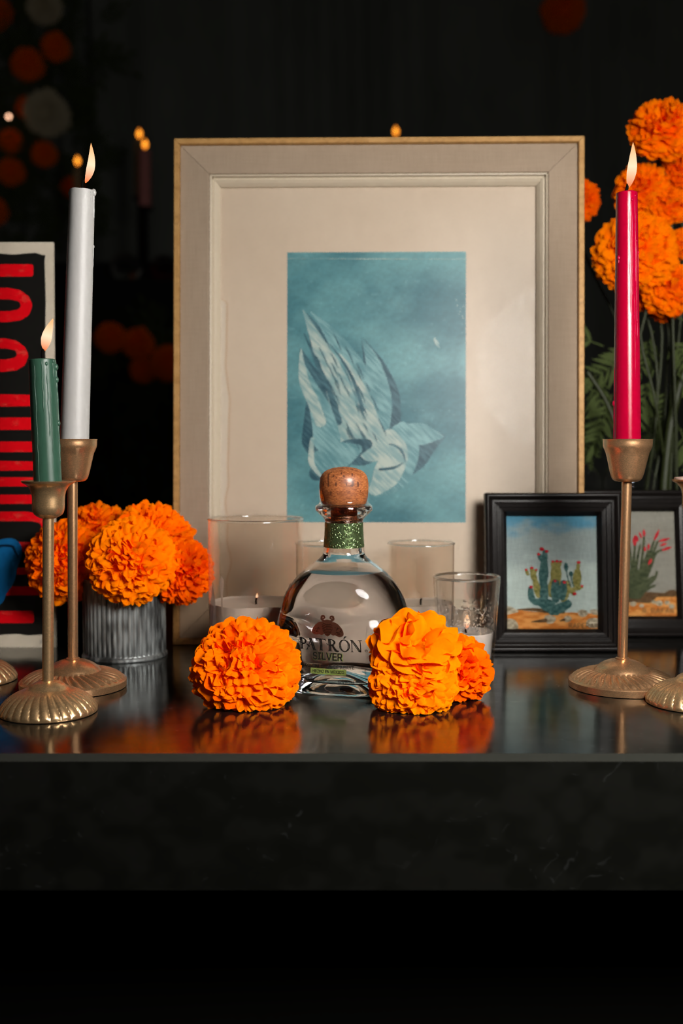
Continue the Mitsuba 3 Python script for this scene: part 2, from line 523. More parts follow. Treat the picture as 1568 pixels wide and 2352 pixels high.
def candlestick_shell(x, y, label, material, lean=0.0):
    """The lower pattern: fluted dome foot, thin pole, flared cup."""
    key = thing('candlestick', label, 'candlestick', None)
    foot = list(smooth_profile([(0.0385, 0), (0.0398, 0.0012), (0.0395, 0.0028), (0.0375, 0.0060), (0.0325, 0.0115), (0.0262, 0.0158), (0.0200, 0.0186), (0.0165, 0.0200), (0.0130, 0.0232), (0.0085, 0.0255), (0.0047, 0.0262)], 40))
    ks = range(4, 25)
    m = lathe([(1e-6, 0)] + foot, 360, flute_fn(30, 0.0028, ks, 0.12, 0.42))
    put(key + '__foot', move(m, (x, y, 0)), material, 40)
    put(key + '__pole', tilt(lean, lathe([(0.0046, 0.024), (0.0046, 0.164)], 32), (x, y, 0)), material, True)
    cup = smooth_profile([(0.0045, 0.1595), (0.0075, 0.1605), (0.0115, 0.1635), (0.0129, 0.1685), (0.0130, 0.1765), (0.0140, 0.1820), (0.0170, 0.1865), (0.0215, 0.1898), (0.0215, 0.1904)], 26)
    inner = [(0.0203, 0.1898), (0.0150, 0.1850), (0.0112, 0.1800), (0.0112, 0.170), (1e-6, 0.170)]
    put(key + '__cup', tilt(lean, lathe(list(cup) + inner, 56), (x, y, 0)), material, 50)
    return key


def candlestick_rim(x, y, label, material, lean=0.0):
    """The taller pattern: foot with a raised band, swirled flutes and a smooth dome, thin pole, bucket cup."""
    key = thing('candlestick', label, 'candlestick', None)
    foot = [(0.0462, 0.0), (0.0474, 0.0006), (0.0476, 0.0062), (0.0466, 0.0074)] + list(smooth_profile([(0.0456, 0.0078), (0.0400, 0.0108), (0.0330, 0.0130), (0.0268, 0.0145), (0.0252, 0.0149)], 20)) + \
        list(smooth_profile([(0.0245, 0.0152), (0.0215, 0.0190), (0.0160, 0.0226), (0.0100, 0.0248), (0.0062, 0.0254), (0.0045, 0.0262)], 14))
    ks = range(6, 25)

    def fl(k, a, r, z):
        if k not in ks:
            return np.full_like(a, r)
        return np.full_like(a, r)
    n = 360
    m = lathe([(1e-6, 0)] + foot, n)
    v = np.array(m.vertices).reshape(-1, n, 3)
    ang = np.linspace(0, 2 * np.pi, n, endpoint=False)
    for k_ in ks:
        w = math.sin(math.pi * (k_ - ks.start + 0.5) / len(ks)) ** 0.4
        s = np.abs(np.sin(0.5 * 34 * (ang + 0.22 * (k_ - ks.start) / len(ks))))
        v[k_, :, 2] += 0.0046 * w * (s ** 0.6 - 0.65)
    m.vertices = v.reshape(-1, 3)
    put(key + '__foot', move(m, (x, y, 0)), material, 40)
    put(key + '__pole', tilt(lean, lathe([(0.0045, 0.024), (0.0045, 0.189)], 32), (x, y, 0)), material, True)
    put(key + '__collar', move(lathe([(0.0045, 0.0255), (0.0060, 0.0258), (0.0060, 0.0268), (0.0045, 0.0274)], 32), (x, y, 0)), material, 40)
    cup = smooth_profile([(0.0045, 0.1862), (0.0095, 0.1866), (0.0125, 0.1882), (0.0137, 0.1905), (0.0172, 0.2045), (0.0190, 0.2120), (0.0207, 0.2160), (0.0215, 0.2185), (0.0217, 0.2240), (0.0220, 0.2246)], 34)
    inner = [(0.0208, 0.2240), (0.0204, 0.2180), (0.0150, 0.207), (0.0150, 0.204), (1e-6, 0.204)]
    put(key + '__cup', tilt(lean, lathe(list(cup) + inner, 56), (x, y, 0)), material, 50)
    return key


GREEN, WHITE, PINK, BLUSH = (-0.2412, 0.866), (-0.2432, 0.956), (0.2545, 0.957), (0.2995, 0.8955)
candlestick_shell(*GREEN, 'low brass gold candlestick with fluted dome foot holding the green candle', 'mat_gold_pale', 0.0034)
candlestick_rim(*WHITE, 'tall copper gold candlestick with banded foot holding the white candle', 'mat_gold_copper', 0.0022)
candlestick_rim(*PINK, 'tall copper gold candlestick with banded foot holding the hot pink candle', 'mat_gold_copper', 0.0014)
candlestick_shell(*BLUSH, 'brass gold candlestick cut by the right edge under the pale blush candle', 'mat_gold_pale')
candlestick_shell(-0.3440, 0.985, 'brass gold candlestick cut by the left edge, its fluted dome foot upper of two', 'mat_gold_pale')
candlestick_rim(-0.3440, 0.890, 'copper gold candlestick cut by the left edge, its foot lower of two', 'mat_gold_copper')


def taper(name, label, base, top, r0, r1, bsdf, drips, top_drop=0.0012, rows=40, seed=0):
    key = thing(name, label, 'candle')
    base, top = np.array(base), np.array(top)
    n = 72
    ax = top - base
    L = np.linalg.norm(ax); ax = ax / L
    e1 = np.cross([0, 1.0, 0], ax); e1 /= np.linalg.norm(e1)      # points to -x or +x
    e2 = np.cross(ax, e1)
    if e1[0] < 0:
        e1 = -e1; e2 = np.cross(ax, e1)
    t = np.linspace(0, 1, rows)
    a = np.linspace(0, 2 * np.pi, n, endpoint=False)
    P = []
    for k_, tt in enumerate(t):
        r = r0 + (r1 - r0) * tt
        nz = meshkit.noise(np.stack([np.cos(a) * 1.5 + seed, np.sin(a) * 1.5, np.full(n, tt * 18)], -1))
        rr = r * (1 + 0.012 * (nz - 0.5))
        P.append(base + ax * L * tt + rr[:, None] * (np.cos(a)[:, None] * e1 + np.sin(a)[:, None] * e2))
    # rounded, slightly uneven lip and melted hollow
    for rr_, dz in ((0.97, 0.0006), (0.90, 0.0009), (0.70, -top_drop * 0.5), (0.35, -top_drop), (0.001, -top_drop)):
        un = 0.0008 * (meshkit.noise(np.stack([np.cos(a) * 2 + seed, np.sin(a) * 2, np.full(n, 3.3)], -1)) - 0.5)
        P.append(base + ax * (L + dz + un * (rr_ > .6))[:, None] + r1 * rr_ * (np.cos(a)[:, None] * e1 + np.sin(a)[:, None] * e2))
    m = grid_mesh(np.array(P))
    if m.volume < 0:
        m.invert()
    put(key + '__wax', m, bsdf, 50)
    # frozen drips: (angle, start, end, width, has a bead)
    for ang, t0, t1, w, bead in drips:
        ang = math.radians(ang)
        tt = np.linspace(t0, t1, 18)
        wob = 0.10 * (meshkit.noise(np.stack([tt * 30, np.full(18, ang), np.full(18, seed + 2.0)], -1)) - 0.5)
        r = (r0 + (r1 - r0) * tt)
        d = np.cos(ang + wob)[:, None] * e1 + np.sin(ang + wob)[:, None] * e2
        p = base + ax * (L * tt)[:, None] + d * (r - w * 0.25)[:, None]
        rad = np.full(18, w * 0.72) * (0.7 + 0.5 * meshkit.noise(np.stack([tt * 60, np.full(18, ang * 3), np.full(18, seed)], -1)))
        rad[0] *= 0.3; rad[-1] *= 0.4
        dm = [tube(p, rad, 8)]
        if bead:
            s = trimesh.creation.icosphere(2, w * 1.45); s.apply_scale([1, 1, 1.5]); s.apply_translation(p[-1])
            dm.append(s)
        put(key + '__drip', cat(*dm), bsdf, True)
    return key, top, ax


# angles: -90 = towards the camera, 0 = right, 180 = left
def s_at(px, py, Y): return spot(px, py, Y)


k, top, ax = taper('taper_candle', 'tall white candle in the copper gold candlestick at left, burning', (*spot(169, 1016, WHITE[1])[[0]], WHITE[1], 0.2050), spot(188.5, 439, WHITE[1]), 0.01290, 0.01105, 'mat_wax_white',
                   [(172, .62, .99, .0012, True), (-8, .90, .995, .0016, True), (178, .42, .60, .0009, False), (4, .72, .80, .0007, True), (166, .15, .33, .0007, False), (-30, .93, 1.0, .0008, False)], seed=1)
put_wick(k + '__wick', spot(190, 440, .956), spot(191, 414, .956))
put_flame(k + '__flame', spot(196, 420, .956), spot(209, 328, .956), 0.0036, 0.10, label='bright leaning flame')

k, top, ax = taper('taper_candle', 'hot pink candle in the copper gold candlestick at right, burning', (PINK[0] + 0.0014, PINK[1], 0.2045), spot(1439, 445, PINK[1]), 0.01240, 0.00925, 'mat_wax_pink',
                   [(-58, .66, .985, .0006, True), (-78, .60, .97, .0007, True), (-90, .55, .93, .0005, False), (-50, .45, .82, .0005, True), (-25, .70, .78, .0006, True), (-150, .74, .76, .0011, True), (184, .02, .36, .0011, False), (180, .14, .22, .0013, True), (-66, .3, .62, .0004, False)], seed=4)
put_wick(k + '__wick', spot(1437, 446, .957), spot(1448, 411, .957), 0.0013)
put_flame(k + '__flame', spot(1442, 432, .957), spot(1453.5, 326, .957), 0.0042, 0.05, label='tall narrow flame')

k, top, ax = taper('taper_candle', 'short dark green candle leaning in the low brass candlestick at left, burning', (spot(111, 1112, GREEN[1])[0], GREEN[1], 0.1745), spot(97, 828, GREEN[1]), 0.01115, 0.01080, 'mat_wax_green',
                   [(-78, .62, .99, .0009, False), (-58, .45, .97, .0008, True), (-46, .30, .80, .0007, False), (-112, .05, .985, .0006, False), (4, .50, .95, .0014, True), (-2, .25, .55, .0012, True), (-25, .87, .99, .0009, True), (2, .72, .86, .0013, True)], seed=9)
put_wick(k + '__wick', spot(99, 828, .866), spot(101, 800, .866), 0.0013)
put_flame(k + '__flame', spot(102, 806, .866), spot(122, 731, .866), 0.0041, -0.05, label='leaning flame')

k, top, ax = taper('taper_candle', 'pale blush unlit candle at the right edge with a spike of dripped wax', (BLUSH[0], BLUSH[1], 0.1745), (BLUSH[0] - 0.0004, BLUSH[1], 0.2365), 0.0114, 0.0110, 'mat_wax_blush',
                   [(184, .80, .99, .0012, True)], seed=13)
put(k + '__wax_spike', tube(curve([(BLUSH[0] - .0105, BLUSH[1], .232), (BLUSH[0] - .0112, BLUSH[1], .239), (BLUSH[0] - .0107, BLUSH[1], .2448)], 10), [.0016, .0018, .0018, .0016, .0014, .0012, .001, .0008, .0005, .0002], 10), 'mat_wax_blush', True)
put(k + '__wax_pool', move(lathe(smooth_profile([(0.0188, 0.1886), (0.0199, 0.1902), (0.0192, 0.1922), (0.0150, 0.1925), (0.0110, 0.1935)], 14), 40), (*BLUSH, 0)), 'mat_wax_blush', True)

# ------------------------------------------------------------------ marigolds
def petal_variant(seed, rows=6, cols=11, curl=0.85, ruffle=0.115, frill=0.05):
    r = np.random.default_rng(seed)
    u, v = np.linspace(-1, 1, cols), np.linspace(0, 1, rows) ** 0.85
    c = curl * r.uniform(0.5, 1.5)
    phi = c * v ** 1.8
    seg = np.diff(v)
    z, y = np.r_[0, np.cumsum(np.cos(phi[1:]) * seg)], np.r_[0, np.cumsum(np.sin(phi[1:]) * seg)]
    ph, ph2, kf = r.uniform(0, 6.28), r.uniform(0, 6.28), r.uniform(4.5, 8.0)
    P = np.zeros((rows, cols, 3))
    skew = r.uniform(-.18, .18)
    fold = r.uniform(-.05, .09)
    for i in range(rows):
        t = v[i]
        w = 0.24 + 0.76 * min(1, t * 1.3) ** 0.75
        # a rounded blade: the outer columns stop short of the tip
        back = t * (0.62 * (1 - np.sqrt(1 - 0.97 * u ** 2)) + frill * np.sin(5.2 * u + ph2) * t)
        off = ruffle * t ** 1.4 * np.sin(kf * u + ph + 0.6 * t) + fold * t * u ** 2
        P[i, :, 0] = w * np.sin(1.35 * u) / math.sin(1.35) + skew * t
        P[i, :, 1] = y[i] + off * np.cos(phi[i]) - back * np.sin(phi[i])
        P[i, :, 2] = z[i] - off * np.sin(phi[i]) - back * np.cos(phi[i])
    return grid_mesh(P, close_u=False)


PETALS = [petal_variant(s) for s in range(16)]
BIG = [petal_variant(100 + s, rows=7, cols=13, curl=0.9, ruffle=0.13, frill=0.06) for s in range(10)]
PLY = {}


def petal_ply(mesh_id, mesh, bsdf):
    if (mesh_id, bsdf) not in PLY:
        PLY[mesh_id, bsdf] = mikit.ply(mesh, bsdf, smooth=True)
    return PLY[mesh_id, bsdf]


def frame_of(axis):
    a = np.array(axis, float); a /= np.linalg.norm(a)
    e = np.cross([0, 0, 1.0] if abs(a[2]) < .95 else [1.0, 0, 0], a); e /= np.linalg.norm(e)
    return e, np.cross(a, e), a


def bloom(key, centre, axis, R, n, tint, seed, width=0.30, flat=0.82, spread=122, big=False, floor=None, mess=1.0):
    """Petals on the key's flower head, one entry each; returns nothing."""
    r = np.random.default_rng(seed)
    e1, e2, a = frame_of(axis)
    B = np.stack([e1, e2, a], 1)
    cm = math.cos(math.radians(spread))
    items, low = [], 9.0
    pool = BIG if big else PETALS
    for i in range(n):
        f = (i + 0.5) / n
        th = math.acos(1 - f * (1 - cm)) + r.normal(0, 0.05)
        ph = i * 2.39996 + r.normal(0, 0.12)
        d = np.array([math.sin(th) * math.cos(ph), math.sin(th) * math.sin(ph), math.cos(th)])
        away = np.array([math.cos(th) * math.cos(ph), math.cos(th) * math.sin(ph), -math.sin(th)])
        g = min(1.0, th / 1.2)
        if r.random() < 0.30 * (1 - g) + 0.06: away = -away
        # loosen the petal
        ang = r.normal(0, 0.55 * mess * (1 - 0.45 * g))
        tang = np.cross(away, d)
        x, y = tang * math.cos(ang) + away * math.sin(ang), -tang * math.sin(ang) + away * math.cos(ang)
        tilt = r.normal(0.10 * g, 0.22 * mess)
        z2 = d * math.cos(tilt) + y * math.sin(tilt); y2 = -d * math.sin(tilt) + y * math.cos(tilt)
        x2 = np.cross(y2, z2)
        L = R * (0.60 if not big else 0.85) * r.uniform(0.88, 1.12)
        W = R * width * (0.62 + 0.45 * g) * r.uniform(0.8, 1.25)
        start = d * (R - L * 0.86) * r.uniform(0.90, 1.05)
        Rm = np.stack([x2 * W, y2 * L * 0.9, z2 * L], 1)
        S = np.diag([1, 1, flat])
        M = np.eye(4)
        M[:3, :3] = B @ S @ Rm
        M[:3, 3] = np.array(centre) + B @ S @ start
        j = int(r.integers(len(pool)))
        vv = pool[j].vertices @ M[:3, :3].T + M[:3, 3]
        if floor is not None and vv[:, 2].min() < floor:
            s = (floor + 0.0004 - vv[:, 2].min())
            if s > 0.022: continue
            M[2, 3] += s
        q = r.random()
        bs = tint[0] if q < 0.62 else tint[1] if q < 0.86 else tint[2]
        items.append((j, bs, M))
    items.sort(key=lambda q_: -abs(np.linalg.det(q_[2][:3, :3])))
    if len(items) > 300:
        rest = [trimesh.Trimesh(pool[j].vertices @ M[:3, :3].T + M[:3, 3], pool[j].faces, process=False) for j, bs, M in items[300:]]
        put(key + '__small_petals', cat(*rest), tint[0], True, kind='stuff', label='smallest inner petals')
        items = items[:300]
    for j, bs, M in items:
        kk = numbered(key + '__petal')
        scene[kk] = {**petal_ply((big, j), pool[j], bs), 'to_world': T(M)}
    core = trimesh.creation.icosphere(2, R * (0.62 if not big else .3)); core.apply_scale([1, 1, flat])
    core.vertices = core.vertices @ B.T + np.array(centre)
    put(key + '__flower_core', core, 'mat_flower_core', True)


ORANGE = ('mat_petal_orange', 'mat_petal_amber', 'mat_petal_deep')
AMBER = ('mat_petal_amber', 'mat_petal_orange', 'mat_petal_amber')
DEEP = ('mat_petal_deep', 'mat_petal_orange', 'mat_petal_deep')


def marigold(label, centre, axis, R, n, tint, seed, group=None, stem=None, stem_r=0.0022, calyx=True, **kw):
    key = thing('marigold', label, 'flower', group)
    bloom(key, centre, axis, R, n, tint, seed, **kw)
    c, a = np.array(centre), np.array(axis) / np.linalg.norm(axis)
    if calyx:
        e1, e2, a_ = frame_of(-a)
        m = lathe(smooth_profile([(R * .30, 0), (R * .26, R * .25), (R * .12, R * .55), (stem_r * 1.1, R * .95)], 12), 24)
        m.vertices = m.vertices @ np.stack([e1, e2, a_], 1).T + (c - a * R * 0.42)
        put(key + '__calyx', m, 'mat_calyx', True, label='green calyx')
    if stem is not None:
        s0 = c - a * R * 1.25
        pts = [s0] + [np.array(p) for p in stem]
        put(key + '__stem', tube(curve(pts, 20), stem_r, 8), 'mat_stem', True, label='green stem')
    return key


# four heads lying on the counter
marigold('big round orange marigold lying on the counter left of the bottle', (-0.0805, 0.897, 0.0290), (0.06, -0.80, 0.60), 0.0445, 470, ORANGE, 21, flat=0.68, width=0.205, spread=128, floor=0.0, calyx=False)
marigold('dense amber marigold lying on the counter right of the bottle, lowest of its cluster', (0.0600, 0.880, 0.0215), (-0.05, -0.88, 0.46), 0.0365, 430, AMBER, 22, flat=0.68, width=0.21, spread=120, floor=0.0, calyx=False)
marigold('loose orange marigold with broad petals on top of the cluster right of the bottle', (0.0615, 0.890, 0.0490), (-0.05, -0.58, 0.80), 0.0362, 38, AMBER, 23, flat=0.62, width=0.56, spread=98, big=True, calyx=False, mess=1.1)
marigold('small deep orange marigold on the counter in front of the tumbler', (0.1010, 0.914, 0.0250), (0.35, -0.85, 0.30), 0.0300, 170, DEEP, 24, flat=0.85, width=0.30, spread=122, floor=0.0, calyx=False, mess=1.3)

# ribbed tin with five heads
TIN = (-0.2259, 1.1018)
k = thing('ribbed_tin_pot', 'weathered grey ribbed zinc pot full of orange marigolds', 'pot')
R0, N = 0.0425, 48
prof_t = [(0.0432, 0.0), (0.0440, 0.0012), (0.0436, 0.0035), (0.0420, 0.0048), (0.0418, 0.0065), (0.0420, 0.0760), (0.0424, 0.0790), (0.0436, 0.0805), (0.0436, 0.0828), (0.0420, 0.0832), (0.0412, 0.0800), (0.0412, 0.004), (1e-6, 0.004)]


def ribs(k_, a, r, z):
    return r + (0.0011 * (np.abs(np.sin(N * a / 2)) ** 0.8 - 0.5) if k_ in (4, 5) else 0)


rows_ = prof_t[:5] + [(0.0419, z) for z in np.linspace(.010, .072, 6)] + prof_t[5:]


def ribs2(k_, a, r, z):
    on = 0.0062 < z < 0.0785 and r > 0.0414 and k_ < 13
    return r + (0.0012 * (np.abs(np.sin(N * a / 2)) ** 0.8 - 0.55) if on else 0 * a)


put(k, move(lathe([(1e-6, 0)] + rows_, 384, ribs2), (*TIN, 0)), 'mat_zinc', 40)
G5 = None
tin_heads = [
    ('large amber orange marigold facing forward at the front of the zinc pot', spot(302, 1288, 1.060), (0.05, -0.93, 0.32), 0.0425, 430, AMBER, 31),
    ('orange marigold highest in the zinc pot, behind the front bloom', spot(350, 1243, 1.125), (0.25, -0.65, 0.70), 0.0430, 400, ORANGE, 32),
    ('deep orange marigold drooping over the right side of the zinc pot beside the glass jar', spot(416, 1312, 1.095), (0.55, -0.82, 0.05), 0.0338, 330, DEEP, 33),
    ('orange marigold at the left of the zinc pot behind the two gold poles', spot(150, 1290, 1.105), (-0.45, -0.86, 0.15), 0.0420, 400, ORANGE, 34),
    ('small orange marigold at the back of the zinc pot, upper left of the bunch', spot(222, 1222, 1.165), (-0.15, -0.6, 0.78), 0.0350, 200, ORANGE, 35)]
for lb, c, ax_, R, n, tint, sd in tin_heads:
    a_ = np.array(ax_) / np.linalg.norm(ax_)
    s0 = c - a_ * R * 1.25
    marigold(lb, c, ax_, R, n, tint, sd, stem=[(s0 * .35 + np.array([*TIN, .085]) * .65), (TIN[0] + .3 * (s0[0] - TIN[0]) * .5, TIN[1], 0.03), (TIN[0], TIN[1], 0.006)], width=0.21, spread=118)

# tall bouquet behind on the right, in a clear vase
VASE = (0.418, 1.395)
k = thing('glass_vase', 'clear glass vase holding the marigold bouquet behind the small framed paintings', 'vase')
vp = smooth_profile([(0.040, 0.0), (0.048, 0.004), (0.055, 0.05), (0.050, 0.11), (0.046, 0.15), (0.050, 0.165)], 30)
put(k, move(lathe([(1e-6, 0.002)] + list(vp), 48), (*VASE, 0)), 'mat_jar_wall', True)
bq = [
    ('orange marigold highest in the tall bouquet, top right of the photo', (1522, 300), 1.33, (-0.15, -0.80, 0.55), 0.0405, 190, ORANGE, 41, [(1540, 440), (1545, 760)]),
    ('orange marigold behind the tip of the pink candle, left of two', (1472, 438), 1.36, (-0.5, -0.75, 0.35), 0.0345, 170, ORANGE, 42, [(1490, 560), (1520, 780)]),
    ('deep orange marigold peeping out from behind the right edge of the big picture frame', (1333, 460), 1.42, (0.4, -0.9, 0.1), 0.0270, 130, DEEP, 43, [(1350, 600), (1440, 800)]),
    ('small orange marigold right of the pink candle tip with a tuft of open centre', (1532, 474), 1.34, (-0.1, -0.75, 0.6), 0.0262, 150, ORANGE, 44, [(1545, 600), (1545, 800)]),
    ('orange marigold at the right edge below the highest bloom of the bouquet', (1560, 395), 1.38, (0.1, -0.9, 0.3), 0.0315, 140, DEEP, 45, [(1570, 540), (1556, 800)]),
    ('largest amber marigold of the tall bouquet, behind the pink candle', (1457, 582), 1.33, (-0.12, -0.92, 0.28), 0.0490, 380, AMBER, 46, [(1488, 700), (1470, 760), (1500, 900)]),
    ('orange marigold low in the bouquet right of the pink candle', (1530, 662), 1.345, (0.15, -0.9, 0.2), 0.0355, 170, ORANGE, 47, [(1545, 760), (1545, 900)]),
    ('tiny orange marigold just right of the pink candle below the largest bloom', (1476, 690), 1.36, (0.0, -0.9, -0.1), 0.0135, 60, DEEP, 48, [(1490, 740), (1510, 900)]),
    ('small orange marigold at the right edge beside the largest bloom', (1570, 560), 1.37, (-0.2, -0.9, 0.1), 0.020, 90, ORANGE, 49, [(1568, 640), (1550, 900)]),
    ('small orange marigold low under the bouquet at its right edge', (1525, 705), 1.37, (0, -0.9, -0.3), 0.020, 90, DEEP, 50, [(1535, 760), (1530, 900)]),
]
for lb, (px, py), Y, ax_, R, n, tint, sd, st in bq:
    pts = [spot(a, b, Y + 0.02) for a, b in st] + [np.array([VASE[0] + 0.02 * math.sin(sd * 2.2), VASE[1] + 0.015 * math.cos(sd * 3), 0.10]), np.array([VASE[0] + 0.025 * math.cos(sd), VASE[1] + 0.02 * math.sin(sd), 0.012])]
    marigold(lb, spot(px, py, Y), ax_, R, n, tint, sd, stem=pts, stem_r=0.0019, width=0.235, spread=118)


def leaf_mesh(L, r, pairs=6):
    """A feathered marigold leaf: rachis along +y with toothed leaflets."""
    ms = [tube(curve([(0, 0, 0), (0, L * .5, L * .03), (0, L, -L * .06)], 8), np.linspace(0.0011, 0.0004, 8), 6)]
    def leaflet(l, w):
        t = np.linspace(0, 1, 6)
        ww = w * np.sin(np.pi * np.clip(t, .02, 1) ** 0.8) ** 0.8
        P = np.stack([np.stack([-ww, t * l, -0.12 * l * t ** 2 + .25 * ww], -1), np.stack([0 * t, t * l, -0.12 * l * t ** 2], -1), np.stack([ww, t * l, -0.12 * l * t ** 2 + .25 * ww], -1)], 1)
        return grid_mesh(P, close_u=False)
    for i in range(pairs):
        f = 0.22 + 0.72 * i / pairs
        for s in (-1, 1):
            l = L * 0.40 * math.sin(math.pi * (0.25 + 0.6 * f)) * r.uniform(.85, 1.15)
            m = leaflet(l, l * 0.11)
            m = rot(m, [0, 1, 0], r.uniform(-35, 35)); m = rot(m, [0, 0, 1], -s * r.uniform(40, 60))
            ms.append(move(m, (0, f * L, L * .03 * math.sin(math.pi * f))))
    ms.append(move(leaflet(L * .34, L * .05), (0, L * .96, -L * .05)))
    return cat(*ms)


bouq_leaf = thing('marigold_foliage', 'dark green feathery marigold leaves below the tall bouquet on the right', 'foliage')
rl = np.random.default_rng(5)
leaf_sites = [(1385, 795, 1.40, -60), (1370, 900, 1.42, -80), (1405, 905, 1.44, 200), (1360, 840, 1.45, 170), (1540, 770, 1.36, 160), (1500, 760, 1.40, 210), (1560, 800, 1.38, 140), (1500, 850, 1.37, 200), (1530, 880, 1.39, 170), (1558, 860, 1.36, 130),
              (1490, 900, 1.42, 220), (1550, 930, 1.43, 190), (1378, 960, 1.45, 185), (1345, 960, 1.46, 150), (1520, 950, 1.44, 215), (1555, 730, 1.35, 120), (1480, 800, 1.43, 230), (1562, 985, 1.40, 160)]
for px, py, Y, ang in leaf_sites:
    m = leaf_mesh(rl.uniform(.055, .085), rl)
    m = rot(m, [1, 0, 0], 90 + rl.uniform(-30, 30)); m = rot(m, [0, 1, 0], ang + rl.uniform(-15, 15)); m = rot(m, [0, 0, 1], rl.uniform(-25, 25))
    put(bouq_leaf + '__leaf', move(m, spot(px, py, Y)), 'mat_leaf', True)
for pts_, rr in ((((1348, 855), (1402, 945), (1440, 1090)), 0.0030), (((1572, 850), (1535, 1010), (1522, 1180)), 0.0058)):
    put(bouq_leaf + '__stem', tube(curve([spot(*q_, 1.37) for q_ in pts_], 16), rr, 10), 'mat_stem', True, label='thick pale green stem')

# two round glass votives beside the vase
for (px, py, r), lb in (((1322, 1112, 58), 'round clear glass votive showing between the big frame and the pink candlestick'), ((1444, 1112, 60), 'round clear glass votive behind the cup of the pink candlestick')):
    Y = 1.30
    c = spot(px, py, Y); rr = r * Y / FOCAL
    k = thing('glass_globe_votive', lb, 'votive')
    pr = [(rr * math.sin(t), -rr * math.cos(t)) for t in np.linspace(0.45, 2.55, 26)]
    stem_p = [(1e-6, -c[2]), (rr * .7, -c[2]), (rr * .7, -c[2] + .003), (rr * .12, -c[2] + .012), (rr * .1, -rr * 1.25), (rr * .30, -rr * .96)]
    put(k + '__bowl', move(lathe(pr, 48), c), 'mat_jar_wall', True)
    put(k + '__rim', move(lathe([(pr[-1][0] + .0009 * math.cos(t), pr[-1][1] + .0009 * math.sin(t)) for t in np.linspace(0, 2 * math.pi, 9)], 48), c), 'mat_clear_glass', True)
    put(k + '__foot', move(lathe(stem_p, 40), c), 'mat_clear_glass', 40)

# ------------------------------------------------------------------ the big framed print
BW, BH = 0.4490, 0.5562
big = Board((-0.185, 1.1625, 0.0), 1.3, 3.8)
pic = thing('picture_frame', 'large linen and gilt picture frame with a blue print, leaning behind the bottle', 'picture frame')
for m in members(BW, BH, [(0, -0.016), (0, 0.0035), (0.0008, 0.0045), (0.0058, 0.0045), (0.0064, 0.0030), (0.0064, -0.016)]):
    put(pic + '__gilt_edge', big(m), 'mat_gilt', label='worn gilt wooden edge')
for m in members(BW, BH, [(0.0068, -0.016), (0.0068, -0.0012), (0.0380, 0.0034), (0.0390, 0.0030), (0.0390, -0.016)]):
    put(pic + '__linen_panel', big(m), 'mat_linen', label='grey beige linen moulding')
fil = [(0.0392, -0.016), (0.0392, 0.0012), (0.0400, 0.0020), (0.0412, 0.0016), (0.0420, -0.0030), (0.0440, -0.0026), (0.0470, -0.0050), (0.0495, -0.0080), (0.0502, -0.0090), (0.0502, -0.016)]
for m in members(BW, BH, fil, 0.0002):
    put(pic + '__cream_fillet', big(m), 'mat_cream_wood', label='narrow cream inner moulding')
put(pic + '__mat_board', big(boxm((0.047, 0.047, -0.0142), (BW - 0.047, BH - 0.047, -0.0130))), 'mat_matboard', label='cream mat board with a brown damp line')
put(pic + '__backing', big(boxm((0.008, 0.008, -0.0185), (BW - 0.008, BH - 0.008, -0.0162))), 'mat_frame_black')
PX0, PX1, PY0, PY1 = 0.1240, 0.3218, 0.1346, 0.4342
put(pic + '__print', big(boxm((PX0, PY0, -0.0130), (PX1, PY1, -0.0125))), 'mat_teal_print', label='mottled blue green print')
put(pic + '__glass_pane', big(trimesh.Trimesh([(0.047, 0.047, -0.0105), (BW - 0.047, 0.047, -0.0105), (BW - 0.047, BH - 0.047, -0.0105), (0.047, BH - 0.047, -0.0105)], [[0, 1, 2], [0, 2, 3]])), 'mat_pane')


# a plain study of folded leaves in the print's own blues: pale, middle and dark areas laid over one another
def zp(x, y):          # from the enlarged print (1568 wide view) to the board
    return (PX0 + (x - 64) / (1478 - 64) * (PX1 - PX0), PY1 - (y - 68) / (2222 - 68) * (PY1 - PY0))


def blade(pts, w):
    return stroke([zp(*p) for p in pts], [a * (PX1 - PX0) / 1414 for a in w], 18)


